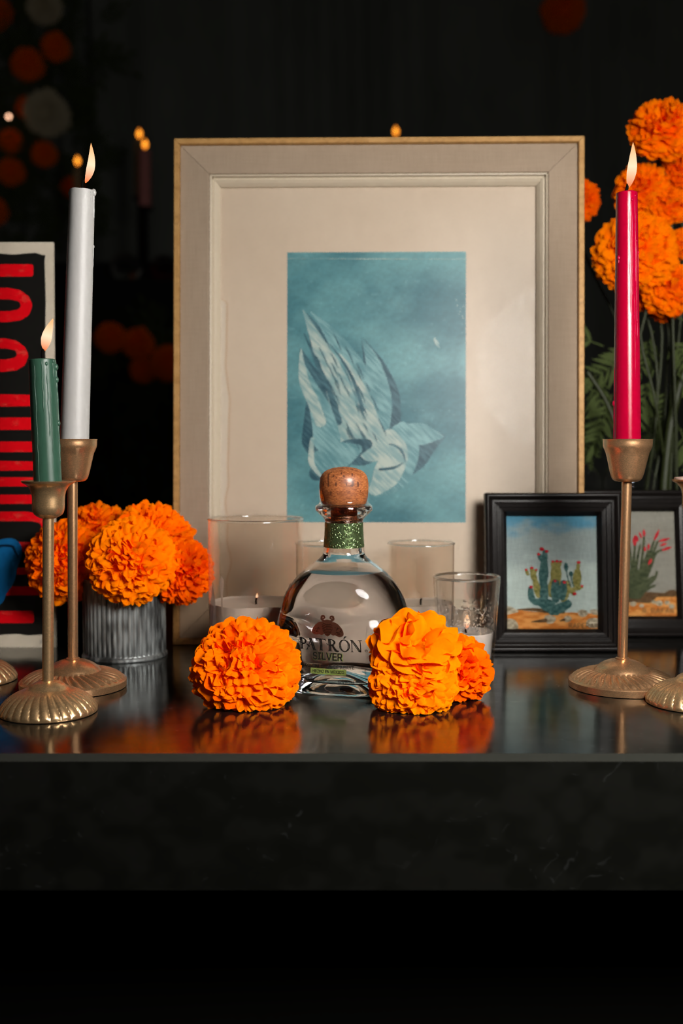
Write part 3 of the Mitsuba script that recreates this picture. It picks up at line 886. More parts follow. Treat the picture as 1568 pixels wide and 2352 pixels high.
LAYERS = [
    ('dark', [((330, 1560), (330, 1250), (230, 1000), (170, 840)), (150, 120, 70, 8)]),
    ('dark', [((800, 1500), (830, 1250), (760, 1000), (660, 760)), (150, 130, 90, 10)]),
    ('mid', [((760, 1480), (800, 1240), (760, 1010), (650, 745)), (110, 92, 62, 5)]),
    ('dark', [((640, 1560), (560, 1200), (360, 840), (215, 560)), (210, 200, 120, 8)]),
    ('mid', [((700, 1480), (640, 1140), (450, 780), (250, 545)), (150, 120, 70, 5)]),
    ('pale', [((560, 1540), (500, 1210), (340, 860), (190, 530)), (120, 115, 66, 5)]),
    ('dark', [((470, 1420), (400, 1180), (300, 950), (200, 720)), (30, 22, 14, 3)]),
    ('mid', [((700, 1560), (640, 1220), (520, 960), (360, 690)), (40, 46, 34, 4)]),
    ('pale', [((740, 1620), (690, 1300), (600, 1080), (480, 880)), (120, 66, 44, 6)]),
    ('dark', [((660, 1330), (600, 1120), (500, 930), (400, 800)), (16, 14, 10, 3)]),
    ('mid', [((380, 1560), (330, 1330), (240, 1130), (160, 880)), (110, 84, 50, 5)]),
    ('pale', [((330, 1420), (270, 1260), (195, 1080), (175, 840)), (44, 46, 36, 5)]),
    ('dark', [((300, 1830), (420, 1760), (580, 1640), (700, 1600)), (60, 110, 90, 40)]),
    ('mid', [((330, 1740), (480, 1690), (620, 1640)), (90, 110, 40)]),
    ('pale', [((265, 1560), (255, 1720), (330, 1850)), (16, 24, 12)]),
    ('dark', [((900, 1900), (1080, 1680), (1290, 1540)), (70, 120, 24)]),
    ('mid', [((950, 1500), (1120, 1520), (1290, 1540)), (60, 90, 14)]),
    ('mid', [((780, 1960), (900, 1830), (1000, 1600), (980, 1470)), (60, 150, 120, 50)]),
    ('pale', [((760, 1960), (860, 1830), (920, 1650), (880, 1540)), (50, 110, 110, 60)]),
    ('dark', [((800, 1800), (900, 1790), (980, 1750)), (10, 12, 4)]),
    ('dark', [((880, 1600), (960, 1640), (1000, 1740)), (5, 12, 4)]),
]
for i, (tn, (pts, w)) in enumerate(LAYERS):
    p = blade(pts, w)
    put(pic + '__printed_blade', big(move(extrude(p, 0.00004), (0, 0, -0.0125 + 0.00004 * i))), 'mat_print_' + tn)
rs = np.random.default_rng(3)
hatch = []
for i in range(70):
    t = rs.random()
    x, y = 200 + 620 * rs.random(), 0
    y = 640 + 900 * rs.random()
    if abs((x - 230) - (y - 560) * 0.52) > 190: continue
    L = rs.uniform(60, 160)
    hatch.append(blade(((x, y), (x + L * .26, y + L * .5), (x + L * .46, y + L)), (2, 5, 2)))
put(pic + '__print_hatching', big(move(extrude(unary_union(hatch), 0.00004), (0, 0, -0.0125 + 0.00004 * len(LAYERS)))), 'mat_print_dark', kind='stuff')
scr = [blade(((1230, 760), (1250, 800), (1268, 832)), (8, 16, 5)), blade(((70, 118), (500, 122), (1478, 128)), (2, 3, 2))] + [Point(zp(rs.uniform(1380, 1470), rs.uniform(420, 600))).buffer(rs.uniform(.0004, .0009)) for _ in range(9)]
put(pic + '__scuff', big(move(extrude(unary_union(scr), 0.00004), (0, 0, -0.0125 + 0.0009 + 0.0001))), 'mat_print_pale', label='pale scuffs and a crease on the print')

# ------------------------------------------------------------------ two small black framed cactus paintings
def small_frame(board, label):
    key = thing('small_painting', label, 'painting')
    W, H = 0.1450, 0.1690
    pr = [(0, -0.012), (0, 0.0020), (0.0012, 0.0038), (0.0032, 0.0042), (0.0050, 0.0034), (0.0058, 0.0010), (0.0074, 0.0006), (0.0078, 0.0016), (0.0098, 0.0016), (0.0104, -0.0004), (0.0124, -0.0006), (0.0128, 0.0004), (0.0150, 0.0002), (0.0156, -0.0018), (0.0178, -0.0020), (0.0182, -0.0012), (0.0198, -0.0014), (0.0206, -0.0040), (0.0238, -0.0060), (0.0238, -0.012)]
    for m in members(W, H, pr, 0.0001):
        put(key + '__moulding', board(m), 'mat_frame_black', 62)
    put(key + '__backing', board(boxm((0.004, 0.004, -0.0140), (W - 0.004, H - 0.004, -0.0121))), 'mat_frame_black')
    return key


def sky_paint(p, n, uv):
    h = (p.z - 0.048) / 0.095
    b = fbm(p.x * 60, p.y * 20, p.z * 90, 3)
    w = noise(p.x * 1400, 0, p.z * 120) * 0.5 + noise(p.x * 150, 3, p.z * 1400) * 0.5
    c = mix((0.47, 0.56, 0.52), (0.34, 0.41, 0.40), smoothstep(0.30, 0.62, h + 0.5 * (b - 0.5)))
    c = mix(c, (0.10, 0.30, 0.43), smoothstep(0.74, 0.98, h + 0.35 * (b - 0.5)))
    return c * (0.62 + 0.22 * w)


def grey_sky(p, n, uv):
    b = fbm(p.x * 40, p.y * 20, p.z * 60, 3)
    w = noise(p.x * 1400, 0, p.z * 200) * 0.5 + noise(p.x * 200, 3, p.z * 1400) * 0.5
    return mix((0.32, 0.30, 0.25), (0.42, 0.41, 0.35), b) * (0.46 + 0.14 * w)


def desert(p, n, uv):
    b = fbm(p.x * 110, p.y * 20, p.z * 260, 3)
    return mix((0.36, 0.11, 0.022), (0.56, 0.25, 0.07), smoothstep(0.3, 0.7, b))


def paint(name, a, b, s=1.0):
    def fn(p, n, uv):
        return mix(a, b, smoothstep(0.28, 0.72, 0.7 * fbm(p.x * 420 * s, p.y * 60, p.z * 420 * s, 3) + 0.3 * noise(p.x * 2600, 1.7, p.z * 2600)))
    matte(name, proc(fn))


matte('mat_sky_paint', proc(sky_paint))
matte('mat_grey_sky', proc(grey_sky))
matte('mat_desert', proc(desert))
paint('mat_cactus_blue', (0.012, 0.045, 0.045), (0.07, 0.14, 0.13))
paint('mat_cactus_olive', (0.10, 0.10, 0.022), (0.27, 0.24, 0.085))
paint('mat_cactus_red', (0.25, 0.010, 0.020), (0.45, 0.035, 0.04))
paint('mat_rock', (0.15, 0.12, 0.075), (0.42, 0.37, 0.27))
paint('mat_shadow_paint', (0.05, 0.025, 0.012), (0.12, 0.07, 0.035))
paint('mat_shrub', (0.022, 0.030, 0.016), (0.075, 0.085, 0.045))

small1 = Board((0.293 - 0.1395, 1.1206, 0.0), 0.0, 7)
p1 = small_frame(small1, 'small cactus painting in black ridged frame with blue sky, leaning right of the tumbler')
A0, A1, B0, B1 = 0.0232, 0.1218, 0.0232, 0.1458
put(p1 + '__canvas', small1(boxm((A0, B0, -0.0105), (A1, B1, -0.0095))), 'mat_sky_paint', label='painted blue and grey sky')


def q1(x, y):
    return (A0 + (x - 122) / (1366 - 122) * (A1 - A0), B1 - (y - 105) / (1660 - 105) * (B1 - B0))


SC = (A1 - A0) / 1244


def pad(x0, y0, x1, y1, w, pinch=0.55):
    return stroke([q1(x0, y0), q1((x0 + x1) / 2, (y0 + y1) / 2), q1(x1, y1)], [w * pinch * SC, w * SC, w * pinch * SC], 12)


def dab(x, y, r):
    return affinity.scale(Point(q1(x, y)).buffer(r * SC, 10), 1, 0.8)


layer = [0]


def lay(key, board, name, poly, bsdf, clip=None):
    layer[0] += 1
    p = poly if clip is None else poly.intersection(clip)
    put(key + '__' + name, board(move(extrude(p, 0.00004), (0, 0, -0.0095 + 0.00002 * layer[0]))), bsdf)


CL1 = sbox(A0, B0, A1, B1)
lay(p1, small1, 'desert_ground', Polygon([q1(*p) for p in ((60, 1425), (300, 1400), (700, 1440), (1000, 1430), (1420, 1450), (1420, 1720), (60, 1720))]), 'mat_desert', CL1)
lay(p1, small1, 'dark_horizon', stroke([q1(260, 1395), q1(460, 1390), q1(640, 1410), q1(900, 1430)], [6 * SC, 22 * SC, 30 * SC, 18 * SC]), 'mat_shadow_paint', CL1)
for poly in ([(1090, 1420), (1180, 1395), (1230, 1440), (1130, 1490)], [(1250, 1410), (1330, 1390), (1420, 1430), (1290, 1455)], [(60, 1380), (130, 1345), (230, 1375), (290, 1415), (200, 1445), (60, 1460)],
             [(60, 1560), (150, 1515), (230, 1530), (285, 1640), (250, 1720), (60, 1720)], [(640, 1490), (720, 1470), (790, 1510), (770, 1560), (640, 1550)], [(905, 1500), (950, 1475), (1005, 1510), (990, 1545), (900, 1545)], [(1200, 1560), (1280, 1505), (1400, 1560), (1400, 1600), (1200, 1595)]):
    lay(p1, small1, 'painted_rock', blob([q1(*p) for p in poly], 30), 'mat_rock', CL1)
for pts in (((470, 1560), (560, 1550), (650, 1540)), ((850, 1545), (900, 1530))):
    lay(p1, small1, 'rock_shadow', stroke([q1(*p) for p in pts], [8 * SC, 20 * SC, 26 * SC][:len(pts)]), 'mat_shadow_paint', CL1)
olive = [(560, 1200, 520, 1010, 52), (520, 1000, 480, 900, 44), (490, 900, 470, 840, 34), (420, 915, 395, 860, 24), (520, 900, 530, 860, 20), (740, 1180, 770, 1000, 70), (800, 1040, 800, 790, 78), (760, 800, 755, 755, 28), (850, 800, 855, 755, 26),
         (900, 1250, 960, 1040, 62), (1080, 1050, 1090, 880, 62), (1095, 860, 1105, 760, 26), (1040, 1110, 1140, 1085, 36), (1010, 1120, 1040, 1180, 36)]
blue = [(460, 1230, 450, 1110, 42), (480, 1270, 450, 1190, 48), (500, 1290, 570, 1290, 48), (630, 1290, 640, 1050, 62), (625, 1040, 640, 770, 70), (650, 760, 650, 610, 42), (600, 720, 570, 640, 30), (790, 1260, 790, 1030, 68), (880, 1230, 900, 1030, 58),
        (600, 1290, 760, 1380, 88), (740, 1420, 960, 1320, 70), (700, 1370, 800, 1420, 70), (940, 850, 935, 775, 28), (1005, 930, 1000, 890, 28), (930, 1330, 960, 1290, 44)]
for x0, y0, x1, y1, w in olive:
    lay(p1, small1, 'olive_pad', pad(x0, y0, x1, y1, w, .7), 'mat_cactus_olive', CL1)
for a in (((940, 840), (965, 990), (1000, 1080)), ((1005, 930), (1015, 1010), (1040, 1080))):
    lay(p1, small1, 'thin_stalk', stroke([q1(*p) for p in a], [9 * SC, 8 * SC, 7 * SC]), 'mat_cactus_blue', CL1)
for x0, y0, x1, y1, w in blue:
    lay(p1, small1, 'blue_pad', pad(x0, y0, x1, y1, w, .7), 'mat_cactus_blue', CL1)
for x, y, r in ((610, 570, 32), (565, 640, 24), (675, 600, 26), (395, 850, 20), (472, 825, 24), (530, 850, 18), (457, 1085, 26), (757, 740, 22), (815, 735, 24), (862, 740, 20), (1107, 750, 26), (785, 1005, 22), (910, 1022, 26), (1148, 1072, 20), (1046, 1178, 26)):
    lay(p1, small1, 'red_flower', dab(x, y, r), 'mat_cactus_red', CL1)
sig = meshkit.text_mesh('RAPERAR', 66 * SC, 0.0001)
sig.apply_scale([400 * SC / sig.extents[0], 1, 1])
sig.apply_translation([*q1(955, 1642), -0.0095 + 0.00002 * layer[0] + 0.0001])
put(p1 + '__signature', small1(sig), 'mat_shadow_paint', label='dark painted signature in capitals')

small2 = Board((0.2655, 1.2076, 0.0), 0.0, 9)
p2 = small_frame(small2, 'small red-tipped shrub painting in black ridged frame with grey sky, behind the pink candlestick')
put(p2 + '__canvas', small2(boxm((A0, B0, -0.0105), (A1, B1, -0.0095))), 'mat_grey_sky', label='painted grey sky')


def q2(x, y):         # enlarged view of the second painting, 7.125 to the pixel; the hidden left part goes on past 165
    return (A1 - (1140 - x) / 7.125 * 0.000502, B1 - (y - 190) / (1915 - 190) * (B1 - B0))


S2 = 0.000502 / 7.125
layer[0] = 0
lay(p2, small2, 'desert_ground', Polygon([q2(*p) for p in ((-400, 1530), (300, 1560), (640, 1540), (1200, 1560), (1200, 1980), (-400, 1980))]), 'mat_desert', CL1)
lay(p2, small2, 'dark_hills', Polygon([q2(*p) for p in ((-400, 1500), (300, 1540), (640, 1515), (940, 1535), (1010, 1490), (1080, 1480), (1200, 1510), (1200, 1590), (820, 1600), (700, 1700), (400, 1690), (-400, 1620))]), 'mat_shadow_paint', CL1)
for x, y, w in ((420, 1710, 55), (560, 1740, 40), (760, 1680, 40), (850, 1700, 60), (980, 1690, 45), (1050, 1750, 50)):
    lay(p2, small2, 'painted_rock', affinity.scale(Point(q2(x, y)).buffer(w * S2), 1, 0.75), 'mat_rock', CL1)
stalks = [((440, 1600), (420, 1200), (380, 740)), ((450, 1600), (450, 1100), (480, 740)), ((460, 1600), (480, 1200), (560, 760)), ((480, 1600), (560, 1150), (630, 630)), ((470, 1600), (590, 1150), (690, 850)), ((500, 1600), (650, 1100), (790, 690)),
          ((500, 1600), (690, 1080), (850, 700)), ((520, 1600), (750, 1050), (830, 870), (930, 830)), ((500, 1600), (640, 1300), (720, 1060)), ((520, 1600), (700, 1380), (790, 1290), (825, 1190)), ((540, 1560), (660, 1470), (780, 1415)), ((420, 1600), (300, 1100), (190, 600)), ((430, 1600), (330, 1200), (250, 900)), ((420, 1600), (260, 1300), (120, 1000)),
          ((560, 1450), (690, 1320), (760, 1270))]
for s in stalks:
    lay(p2, small2, 'shrub_stalk', stroke([q2(*p) for p in s], [34 * S2, 26 * S2, 18 * S2]), 'mat_shrub', CL1)
lay(p2, small2, 'shrub_base', blob([q2(*p) for p in ((330, 1600), (320, 1300), (420, 1120), (560, 1180), (620, 1400), (580, 1590))], 40), 'mat_shrub', CL1)
for a, b, w in (((470, 740), (480, 600), 40), ((520, 680), (500, 600), 26), ((585, 630), (550, 540), 20), ((630, 600), (628, 500), 26), ((800, 660), (880, 505), 26), ((880, 690), (1050, 645), 26), ((900, 760), (1000, 725), 22), ((930, 835), (1075, 785), 26), ((640, 850), (635, 780), 22), ((690, 820), (705, 730), 24), ((695, 1060), (740, 980), 26), ((185, 540), (180, 450), 26), ((350, 1080), (350, 1040), 20)):
    m_ = ((a[0] + b[0]) / 2, (a[1] + b[1]) / 2)
    lay(p2, small2, 'red_tip', stroke([q2(*a), q2(*m_), q2(*b)], [w * .6 * S2, w * S2, w * .25 * S2]), 'mat_cactus_red', CL1)
sig = meshkit.text_mesh('R. RAFAR', 78 * S2, 0.0001)
sig.apply_scale([520 * S2 / sig.extents[0], 1, 1])
sig.apply_translation([*q2(560, 1860), -0.0095 + 0.00002 * layer[0] + 0.0001])
put(p2 + '__signature', small2(sig), 'mat_shadow_paint', label='dark painted signature in capitals')

# ------------------------------------------------------------------ poster on the left
PW, PH = 0.200, 0.437
post = Board((spot(128.5, 1486, 1.146)[0] - PW, 1.146, 0.0), 0.0, 2.2)
pk = thing('printed_poster', 'black poster with red lettering and cream border, leaning at the left edge', 'poster')
put(pk + '__sheet', post(boxm((0, 0, -0.004), (PW, PH, 0))), 'mat_paper', label='cream paper board')
PS = 1.147 / FOCAL * 1.003


def qp(x, y):
    return (PW - (125 - x) * PS, (1486 - y) * PS * 1.0015)


edge_r = [(107, 586), (105, 600), (106, 640), (107, 690), (106, 740), (105, 800), (107, 900), (109, 1000), (108, 1120), (111, 1250), (112, 1400), (112, 1452)]
panel = Polygon([qp(-280, 582)] + [qp(-280 + i * 26, 583 + 2.0 * math.sin(i * 1.7)) for i in range(1, 15)] + [qp(100, 586)] + [qp(*p) for p in edge_r] + [qp(108, 1456)] + [qp(90 - i * 28, 1457 + 2.0 * math.sin(i * 2.1)) for i in range(13)] + [qp(-280, 1458)])
put(pk + '__black_panel', post(move(extrude(panel.buffer(0), 0.00015), (0, 0, 0.0))), 'mat_black_paint', label='black printed panel')


def bar(y0, y1, x1, x0=-300, rnd=8, sl=0):
    p = Polygon([qp(x0, y0), qp(x1 * .5 + x0 * .5, y0 - sl), qp(x1, y0 + sl), qp(x1, y1 - sl), qp(x1 * .4 + x0 * .6, y1 + 1), qp(x0, y1)])
    return p.buffer(-rnd * PS).buffer(rnd * PS)


def ring(y0, y1, x1, h0, h1, hx):
    o = Polygon([qp(*p) for p in ((-300, y0), (x1 - 55, y0), (x1 - 28, y0 + 5), (x1 - 8, y0 + 20), (x1, (y0 + y1) / 2), (x1 - 8, y1 - 16), (x1 - 28, y1 - 4), (x1 - 60, y1), (-300, y1))])
    i = Polygon([qp(*p) for p in ((-240, h0), (hx - 28, h0), (hx - 8, h0 + 4), (hx, (h0 + h1) / 2), (hx - 8, h1 - 4), (hx - 28, h1), (-240, h1))])
    return o.buffer(-20 * PS, 24).buffer(20 * PS, 24).difference(i.buffer(-9 * PS, 24).buffer(9 * PS, 24))


letters = [bar(607, 635, 79, rnd=6), ring(661, 739, 77, 687, 714, 52), ring(776, 853, 67, 799, 824, 43), bar(903, 933, 71, rnd=1, sl=2), bar(957, 985, 73, rnd=1), bar(1012, 1036, 76, rnd=1), bar(1056, 1080, 78, rnd=1, sl=2), bar(1094, 1115, 76, rnd=1),
           bar(1134, 1155, 76, rnd=1), ring(1173, 1266, 116, 1195, 1243, 98), bar(1302, 1318, 100, rnd=1), bar(1345, 1366, 102, rnd=2), bar(1402, 1430, 75, rnd=6)]
for L_ in letters:
    put(pk + '__red_letter', post(move(extrude(L_.intersection(sbox(0.004, 0, PW, PH)), 0.00012), (0, 0, 0.00015))), 'mat_red_paint', label='red printed letter stroke')
blue_s = blob([qp(*p) for p in ((-60, 1300), (-30, 1250), (5, 1236), (30, 1236), (47, 1252), (48, 1275), (38, 1302), (28, 1340), (12, 1362), (4, 1380), (-20, 1395), (-60, 1390))], 60)
put(pk + '__blue_figure', post(move(extrude(blue_s.intersection(sbox(0.004, 0, PW, PH)), 0.00012), (0, 0, 0.0003))), 'mat_blue_paint', label='rounded blue painted shape')
arc = stroke([qp(-20, 1262), qp(8, 1251), qp(26, 1253), qp(34, 1268), qp(38, 1276)], [2.5 * PS, 3 * PS, 3 * PS, 3 * PS, 2 * PS])
put(pk + '__dark_outline', post(move(extrude(arc, 0.00008), (0, 0, 0.00042))), 'mat_navy_paint')
st = [sbox(*qp(88 + (i % 3) * 4, 1478 - (i // 3) * 4), *qp(90.5 + (i % 3) * 4, 1475 - (i // 3) * 4)) for i in (0, 2, 3, 4, 7, 8)]
put(pk + '__printed_stamp', post(move(extrude(unary_union(st), 0.00008), (0, 0, 0.0))), 'mat_print_grey', label='tiny grey stamp mark')

# ------------------------------------------------------------------ glass jars and tumbler
def jar(name, label, cx, cy, r, h, wax_h, cat_='candle jar', flame=None, smear=False):
    k = thing(name, label, cat_)
    o = (cx, cy, 0)
    put(k + '__glass_wall', move(lathe([(r, z) for z in np.linspace(0.006, h, 12)], 72), o), 'mat_sooty_wall', True)
    rim = [(r - 0.0002 + 0.0011 * math.cos(t), h + 0.0011 * math.sin(t)) for t in np.linspace(0, 2 * math.pi, 11)]
    put(k + '__rim', move(lathe(rim, 72), o), 'mat_clear_glass', True)
    put(k + '__glass_base', move(lathe([(1e-6, 0.0002), (r - .001, 0.0002), (r + .0001, 0.0012), (r + .0001, 0.0058), (1e-6, 0.0058)], 72), o), 'mat_clear_glass', 40)
    n = 72
    a = np.linspace(0, 2 * np.pi, n, endpoint=False)
    rw = r - 0.0012
    un = 0.0022 * (meshkit.fbm(np.stack([np.cos(a) * 2 + cx * 50, np.sin(a) * 2, 0 * a], -1), 3) - 0.5)
    P = [np.stack([0 * a, 0 * a, 0 * a + .0062], -1), np.stack([rw * np.cos(a), rw * np.sin(a), 0 * a + .0062], -1), np.stack([rw * np.cos(a), rw * np.sin(a), wax_h + un], -1), np.stack([rw * .97 * np.cos(a), rw * .97 * np.sin(a), wax_h + un - .0002], -1),
         np.stack([rw * .88 * np.cos(a), rw * .88 * np.sin(a), 0 * a + wax_h - .002], -1), np.stack([0 * a, 0 * a, 0 * a + wax_h - .0025], -1)]
    put(k + '__wax', move(grid_mesh(np.array(P)), o), 'mat_wax_votive', 40)
    put_wick(k + '__wick', np.array([cx, cy, wax_h - .0025]), np.array([cx + .0006, cy, wax_h + .004]))
    if flame:
        put_flame(k + '__flame', np.array([cx, cy, wax_h + .003]), np.array([cx + .001, cy, wax_h + .003 + flame]), flame * 0.2, 0.05, 0.9)
    return k


J1 = (-0.0845, 1.050)
j1 = jar('candle_jar', 'wide tall clear glass candle jar behind the bottle and the left flower', *J1, 0.0468, 0.1465, 0.0640, flame=0.006)
for ang0, w, z0, z1, lb in ((-152, 9, 0.040, 0.0835, 'broad dried wax smear'), (-131, 4, 0.055, 0.094, 'thin dried wax run'), (-40, 3, 0.062, 0.0865, 'thin dried wax run')):
    t = np.linspace(0, 1, 14)
    ww = np.interp(t, [0, .25, .5, .75, .9, 1], [1, 1, .95, .75, .4, .02]) if w > 5 else np.interp(t, [0, .4, .62, .82, .95, 1], [.5, .35, .6, 1, .7, .05])
    P = []
    for i, tt in enumerate(t):
        aa = np.radians(ang0 + w * ww[i] * np.linspace(-1, 1, 9))
        P.append(np.stack([J1[0] + (0.0468 - .0009) * np.cos(aa), J1[1] + (0.0468 - .0009) * np.sin(aa), np.full(9, z0 + (z1 - z0) * tt)], -1))
    put(j1 + '__wax_smear', grid_mesh(np.array(P), close_u=False), 'mat_wax_film', True, label=lb)
jar('candle_jar', 'slim clear glass candle jar half hidden behind the bottle neck on its left', -0.0130, 1.095, 0.0340, 0.1180, 0.0560)
jar('candle_jar', 'slim clear glass candle jar right of the bottle shoulder, behind the tumbler', 0.0825, 1.100, 0.0342, 0.1180, 0.0560)

# tapering tumbler votive
k = thing('votive_tumbler', 'tapering glass tumbler with a lit votive, right of the marigold cluster', 'votive')
TC = (0.1222, 1.036)
zt = np.linspace(0.009, 0.0905, 14)
ro = np.interp(zt, [0.0, .012, .0905], [.0268, .0272, .0328])
put(k + '__glass_wall', move(lathe([(0.0262, 0.0), (0.0268, 0.0015)] + list(zip(ro, zt)), 72), (*TC, 0)), 'mat_jar_wall', True, label='outer glass wall')
put(k + '__inner_wall', move(lathe(list(zip(ro - 0.0024, zt)), 72), (*TC, 0)), 'mat_jar_wall', True)
rim = [(0.0316 + 0.0013 * math.cos(t), 0.0905 + 0.0013 * math.sin(t)) for t in np.linspace(0, 2 * math.pi, 13)]
put(k + '__rim', move(lathe(rim, 72), (*TC, 0)), 'mat_clear_glass', True)
put(k + '__glass_base', move(lathe([(1e-6, 0.0002), (0.0255, 0.0002), (0.0262, 0.0012), (0.0262, 0.0085), (1e-6, 0.0085)], 64), (*TC, 0)), 'mat_clear_glass', 40)
put(k + '__wax', move(lathe([(1e-6, 0.0092), (0.0225, 0.0092), (0.0238, 0.0115), (0.0252, 0.030), (0.0262, 0.0365), (0.0258, 0.0372), (0.0230, 0.0362), (1e-6, 0.0355)], 64), (*TC, 0)), 'mat_wax_votive', 40)
put_wick(k + '__wick', np.array([*TC, .0355]), np.array([TC[0], TC[1], .0405]))
put_flame(k + '__flame', np.array([*TC, .0395]), np.array([TC[0] + .0006, TC[1], .0545]), 0.0030, 0.03, 1.0)
rd = np.random.default_rng(17)
drops = []
for i in range(420):
    a = rd.uniform(-math.pi, 0.0) if rd.random() < .8 else rd.uniform(0, math.pi)
    z = 0.0385 + 0.026 * rd.random() ** 0.8
    if rd.random() < .06: z = rd.uniform(.06, .08)
    r = np.interp(z, zt, ro) - 0.0029
    s = trimesh.creation.icosphere(1, rd.uniform(.0004, .0011) * (1.3 if .058 < z < .066 else 1))
    s.apply_scale([1, .6, 1]); s.apply_transform(trimesh.transformations.rotation_matrix(a + math.pi / 2, [0, 0, 1]))
    drops.append(move(s, (TC[0] + r * math.cos(a), TC[1] + r * math.sin(a), z)))
put(k + '__wax_droplets', cat(*drops), 'mat_clear_glass', True, kind='stuff', label='misty droplets inside the glass')

# ------------------------------------------------------------------ the bottle
bk = thing('tequila_bottle', 'clear round-shouldered glass liquor bottle with cork ball stopper at the centre', 'bottle')
BC, BROT = np.array([0.0022, 0.9600, 0.0002]), -17.5
OUT = np.array([(0.0, .0415), (.0016, .0432), (.006, .0440), (.030, .0456), (.042, .0470), (.0480, .0500), (.0515, .0570), (.0545, .0596), (.0586, .0605), (.0684, .0592), (.0786, .0565), (.0883, .0518), (.0985, .0442), (.1040, .0388), (.1083, .0337), (.1122, .0286), (.1162, .0230), (.1205, .0192), (.1250, .0183), (.1300, .0179), (.1490, .0170), (.1520, .0175), (.1550, .0198), (.1580, .0232), (.1612, .0254), (.1632, .0253), (.1648, .0235), (.1656, .0200)])
r_of = PchipInterpolator(OUT[:, 0], OUT[:, 1])


def b_of(z, inset=0.0):
    r = np.asarray(r_of(z))
    k_ = 0.012
    h = np.clip(0.5 + 0.5 * (0.0455 - r) / k_, 0, 1)
    return 0.0455 * (1 - h) + r * h - k_ * h * (1 - h)


def n_of(z):
    t = np.clip((0.072 - np.asarray(z)) / 0.03, 0, 1)
    return 2 + 1.1 * t * t * (3 - 2 * t)


def ring_at(z, inset=0.0, n=128):
    a = np.linspace(0, 2 * np.pi, n, endpoint=False)
    A, B_, e = float(r_of(z)) - inset, float(b_of(z)) - inset, 2 / float(n_of(z))
    return np.stack([A * np.sign(np.cos(a)) * np.abs(np.cos(a)) ** e, B_ * np.sign(np.sin(a)) * np.abs(np.sin(a)) ** e, np.full(n, z)], -1)


def bottle_place(m):
    m = rot(m, [0, 0, 1], BROT)
    m.apply_translation(BC)
    return m


def skin(zs, inset, cap_lo=True, cap_hi=True, punt=0.0, foot=0.88):
    rows = [ring_at(z, inset if np.isscalar(inset) else inset[i]) for i, z in enumerate(zs)]
    if cap_lo:          # a domed hollow (punt) in the base
        r0 = rows[0]
        dome = [r0 * [f, f, 1] + [0, 0, punt * (1 - (f / foot) ** 2)] for f in np.linspace(foot, 1e-4, 16)]
        rows = dome[::-1] + rows
    if cap_hi: rows.append(rows[-1] * [1e-4, 1e-4, 1])
    return grid_mesh(np.array(rows))


zo = np.unique(np.r_[np.linspace(0, .006, 6), np.linspace(.006, .1656, 110)])
put(bk + '__glass', bottle_place(skin(zo, 0.0, punt=0.0165)), 'mat_clear_glass', 45)
LIQ = 0.1045
zl = np.linspace(0.0095, LIQ, 70)
ins_l = 0.0036 + 0.006 * np.exp(-(zl - 0.0095) / 0.003)
liq_low = skin(zl, ins_l, True, False, punt=0.0125, foot=0.98)
put(bk + '__liquid', bottle_place(liq_low), 'mat_liquid', 50, label='clear liquid')
top_ring = ring_at(LIQ, ins_l[-1])
put(bk + '__liquid_surface', bottle_place(grid_mesh(np.array([top_ring, top_ring * [1e-4, 1e-4, 1]]))), 'mat_liquid_top')
za = np.linspace(LIQ, 0.1648, 60)
ins_a = np.interp(za, [LIQ, .118, .130, .150, .158, .1648], [ins_l[-1], .0046, .0046, .0046, .0105, .0080])
put(bk + '__inner_wall', bottle_place(skin(za, ins_a, False, True)), 'mat_inner_air', 50)
# cork stopper: a ball outside and a plug in the neck
ball = smooth_profile([(1e-6, .1660), (.0190, .1660), (.0204, .1690), (.0216, .1750), (.0221, .1830), (.0213, .1895), (.0185, .1942), (.0145, .1968), (.0080, .1988), (1e-6, .1995)], 40)
put(bk + '__cork_ball', bottle_place(lathe(ball, 72)), 'mat_cork', 40, label='glossy rounded cork ball')
put(bk + '__cork_plug', bottle_place(lathe([(1e-6, .1330), (.0112, .1330), (.0117, .1345), (.0119, .1640), (1e-6, .1640)], 48)), 'mat_cork', 40, label='cork plug inside the neck')
seal = [(.0226, .1790), (.0222, .1730), (.0217, .1690), (.0224, .1668), (.0256, .1642), (.0260, .1618), (.0252, .1600)]
put(bk + '__clear_seal', bottle_place(lathe(smooth_profile(seal, 30), 96)), 'mat_jar_wall', True, label='clear plastic film round the stopper and lip')
zb = np.linspace(.1272, .1495, 14)
put(bk + '__neck_band', bottle_place(lathe([(float(r_of(z)) + .00035, z) for z in zb], 96)), 'mat_green_foil', True, label='embossed green foil band')


def on_face(poly, depth=0.00025, lift=0.00012):
    """A flat drawing (x, z in metres, centred on the label) laid onto the bottle's front."""
    m = extrude(poly, depth) if not isinstance(poly, trimesh.Trimesh) else poly.copy()
    return wrap(m, lift)


def wrap(m, lift=0.00012):
    m = m.subdivide_to_size(0.0022, max_iter=12)
    v = np.array(m.vertices)
    x, z, d = v[:, 0], v[:, 1], v[:, 2]
    A, B_, e = r_of(z), b_of(z), n_of(z)
    y = B_ * (1 - np.minimum(0.98, np.abs(x) / A) ** e) ** (1 / e)
    w = trimesh.Trimesh(np.stack([x, -(y + lift + d), z], -1), m.faces, process=False)
    return bottle_place(w)


def text(s, x, z, h, width=None, bold=False, centre=True):
    m = meshkit.text_mesh(s, h, 0.0002, bold)
    lo, hi = m.bounds
    if width: m.apply_scale([width / (hi[0] - lo[0]), 1, 1])
    lo, hi = m.bounds
    m.apply_translation([x - ((hi[0] + lo[0]) / 2 if centre else lo[0]), z, 0])
    return m


# the name in its inline display capitals: outline shapes with a slit cut along each heavy stem
U = 0.0108 / 100.0           # capital height 100 units


def quad(*p): return Polygon(p)


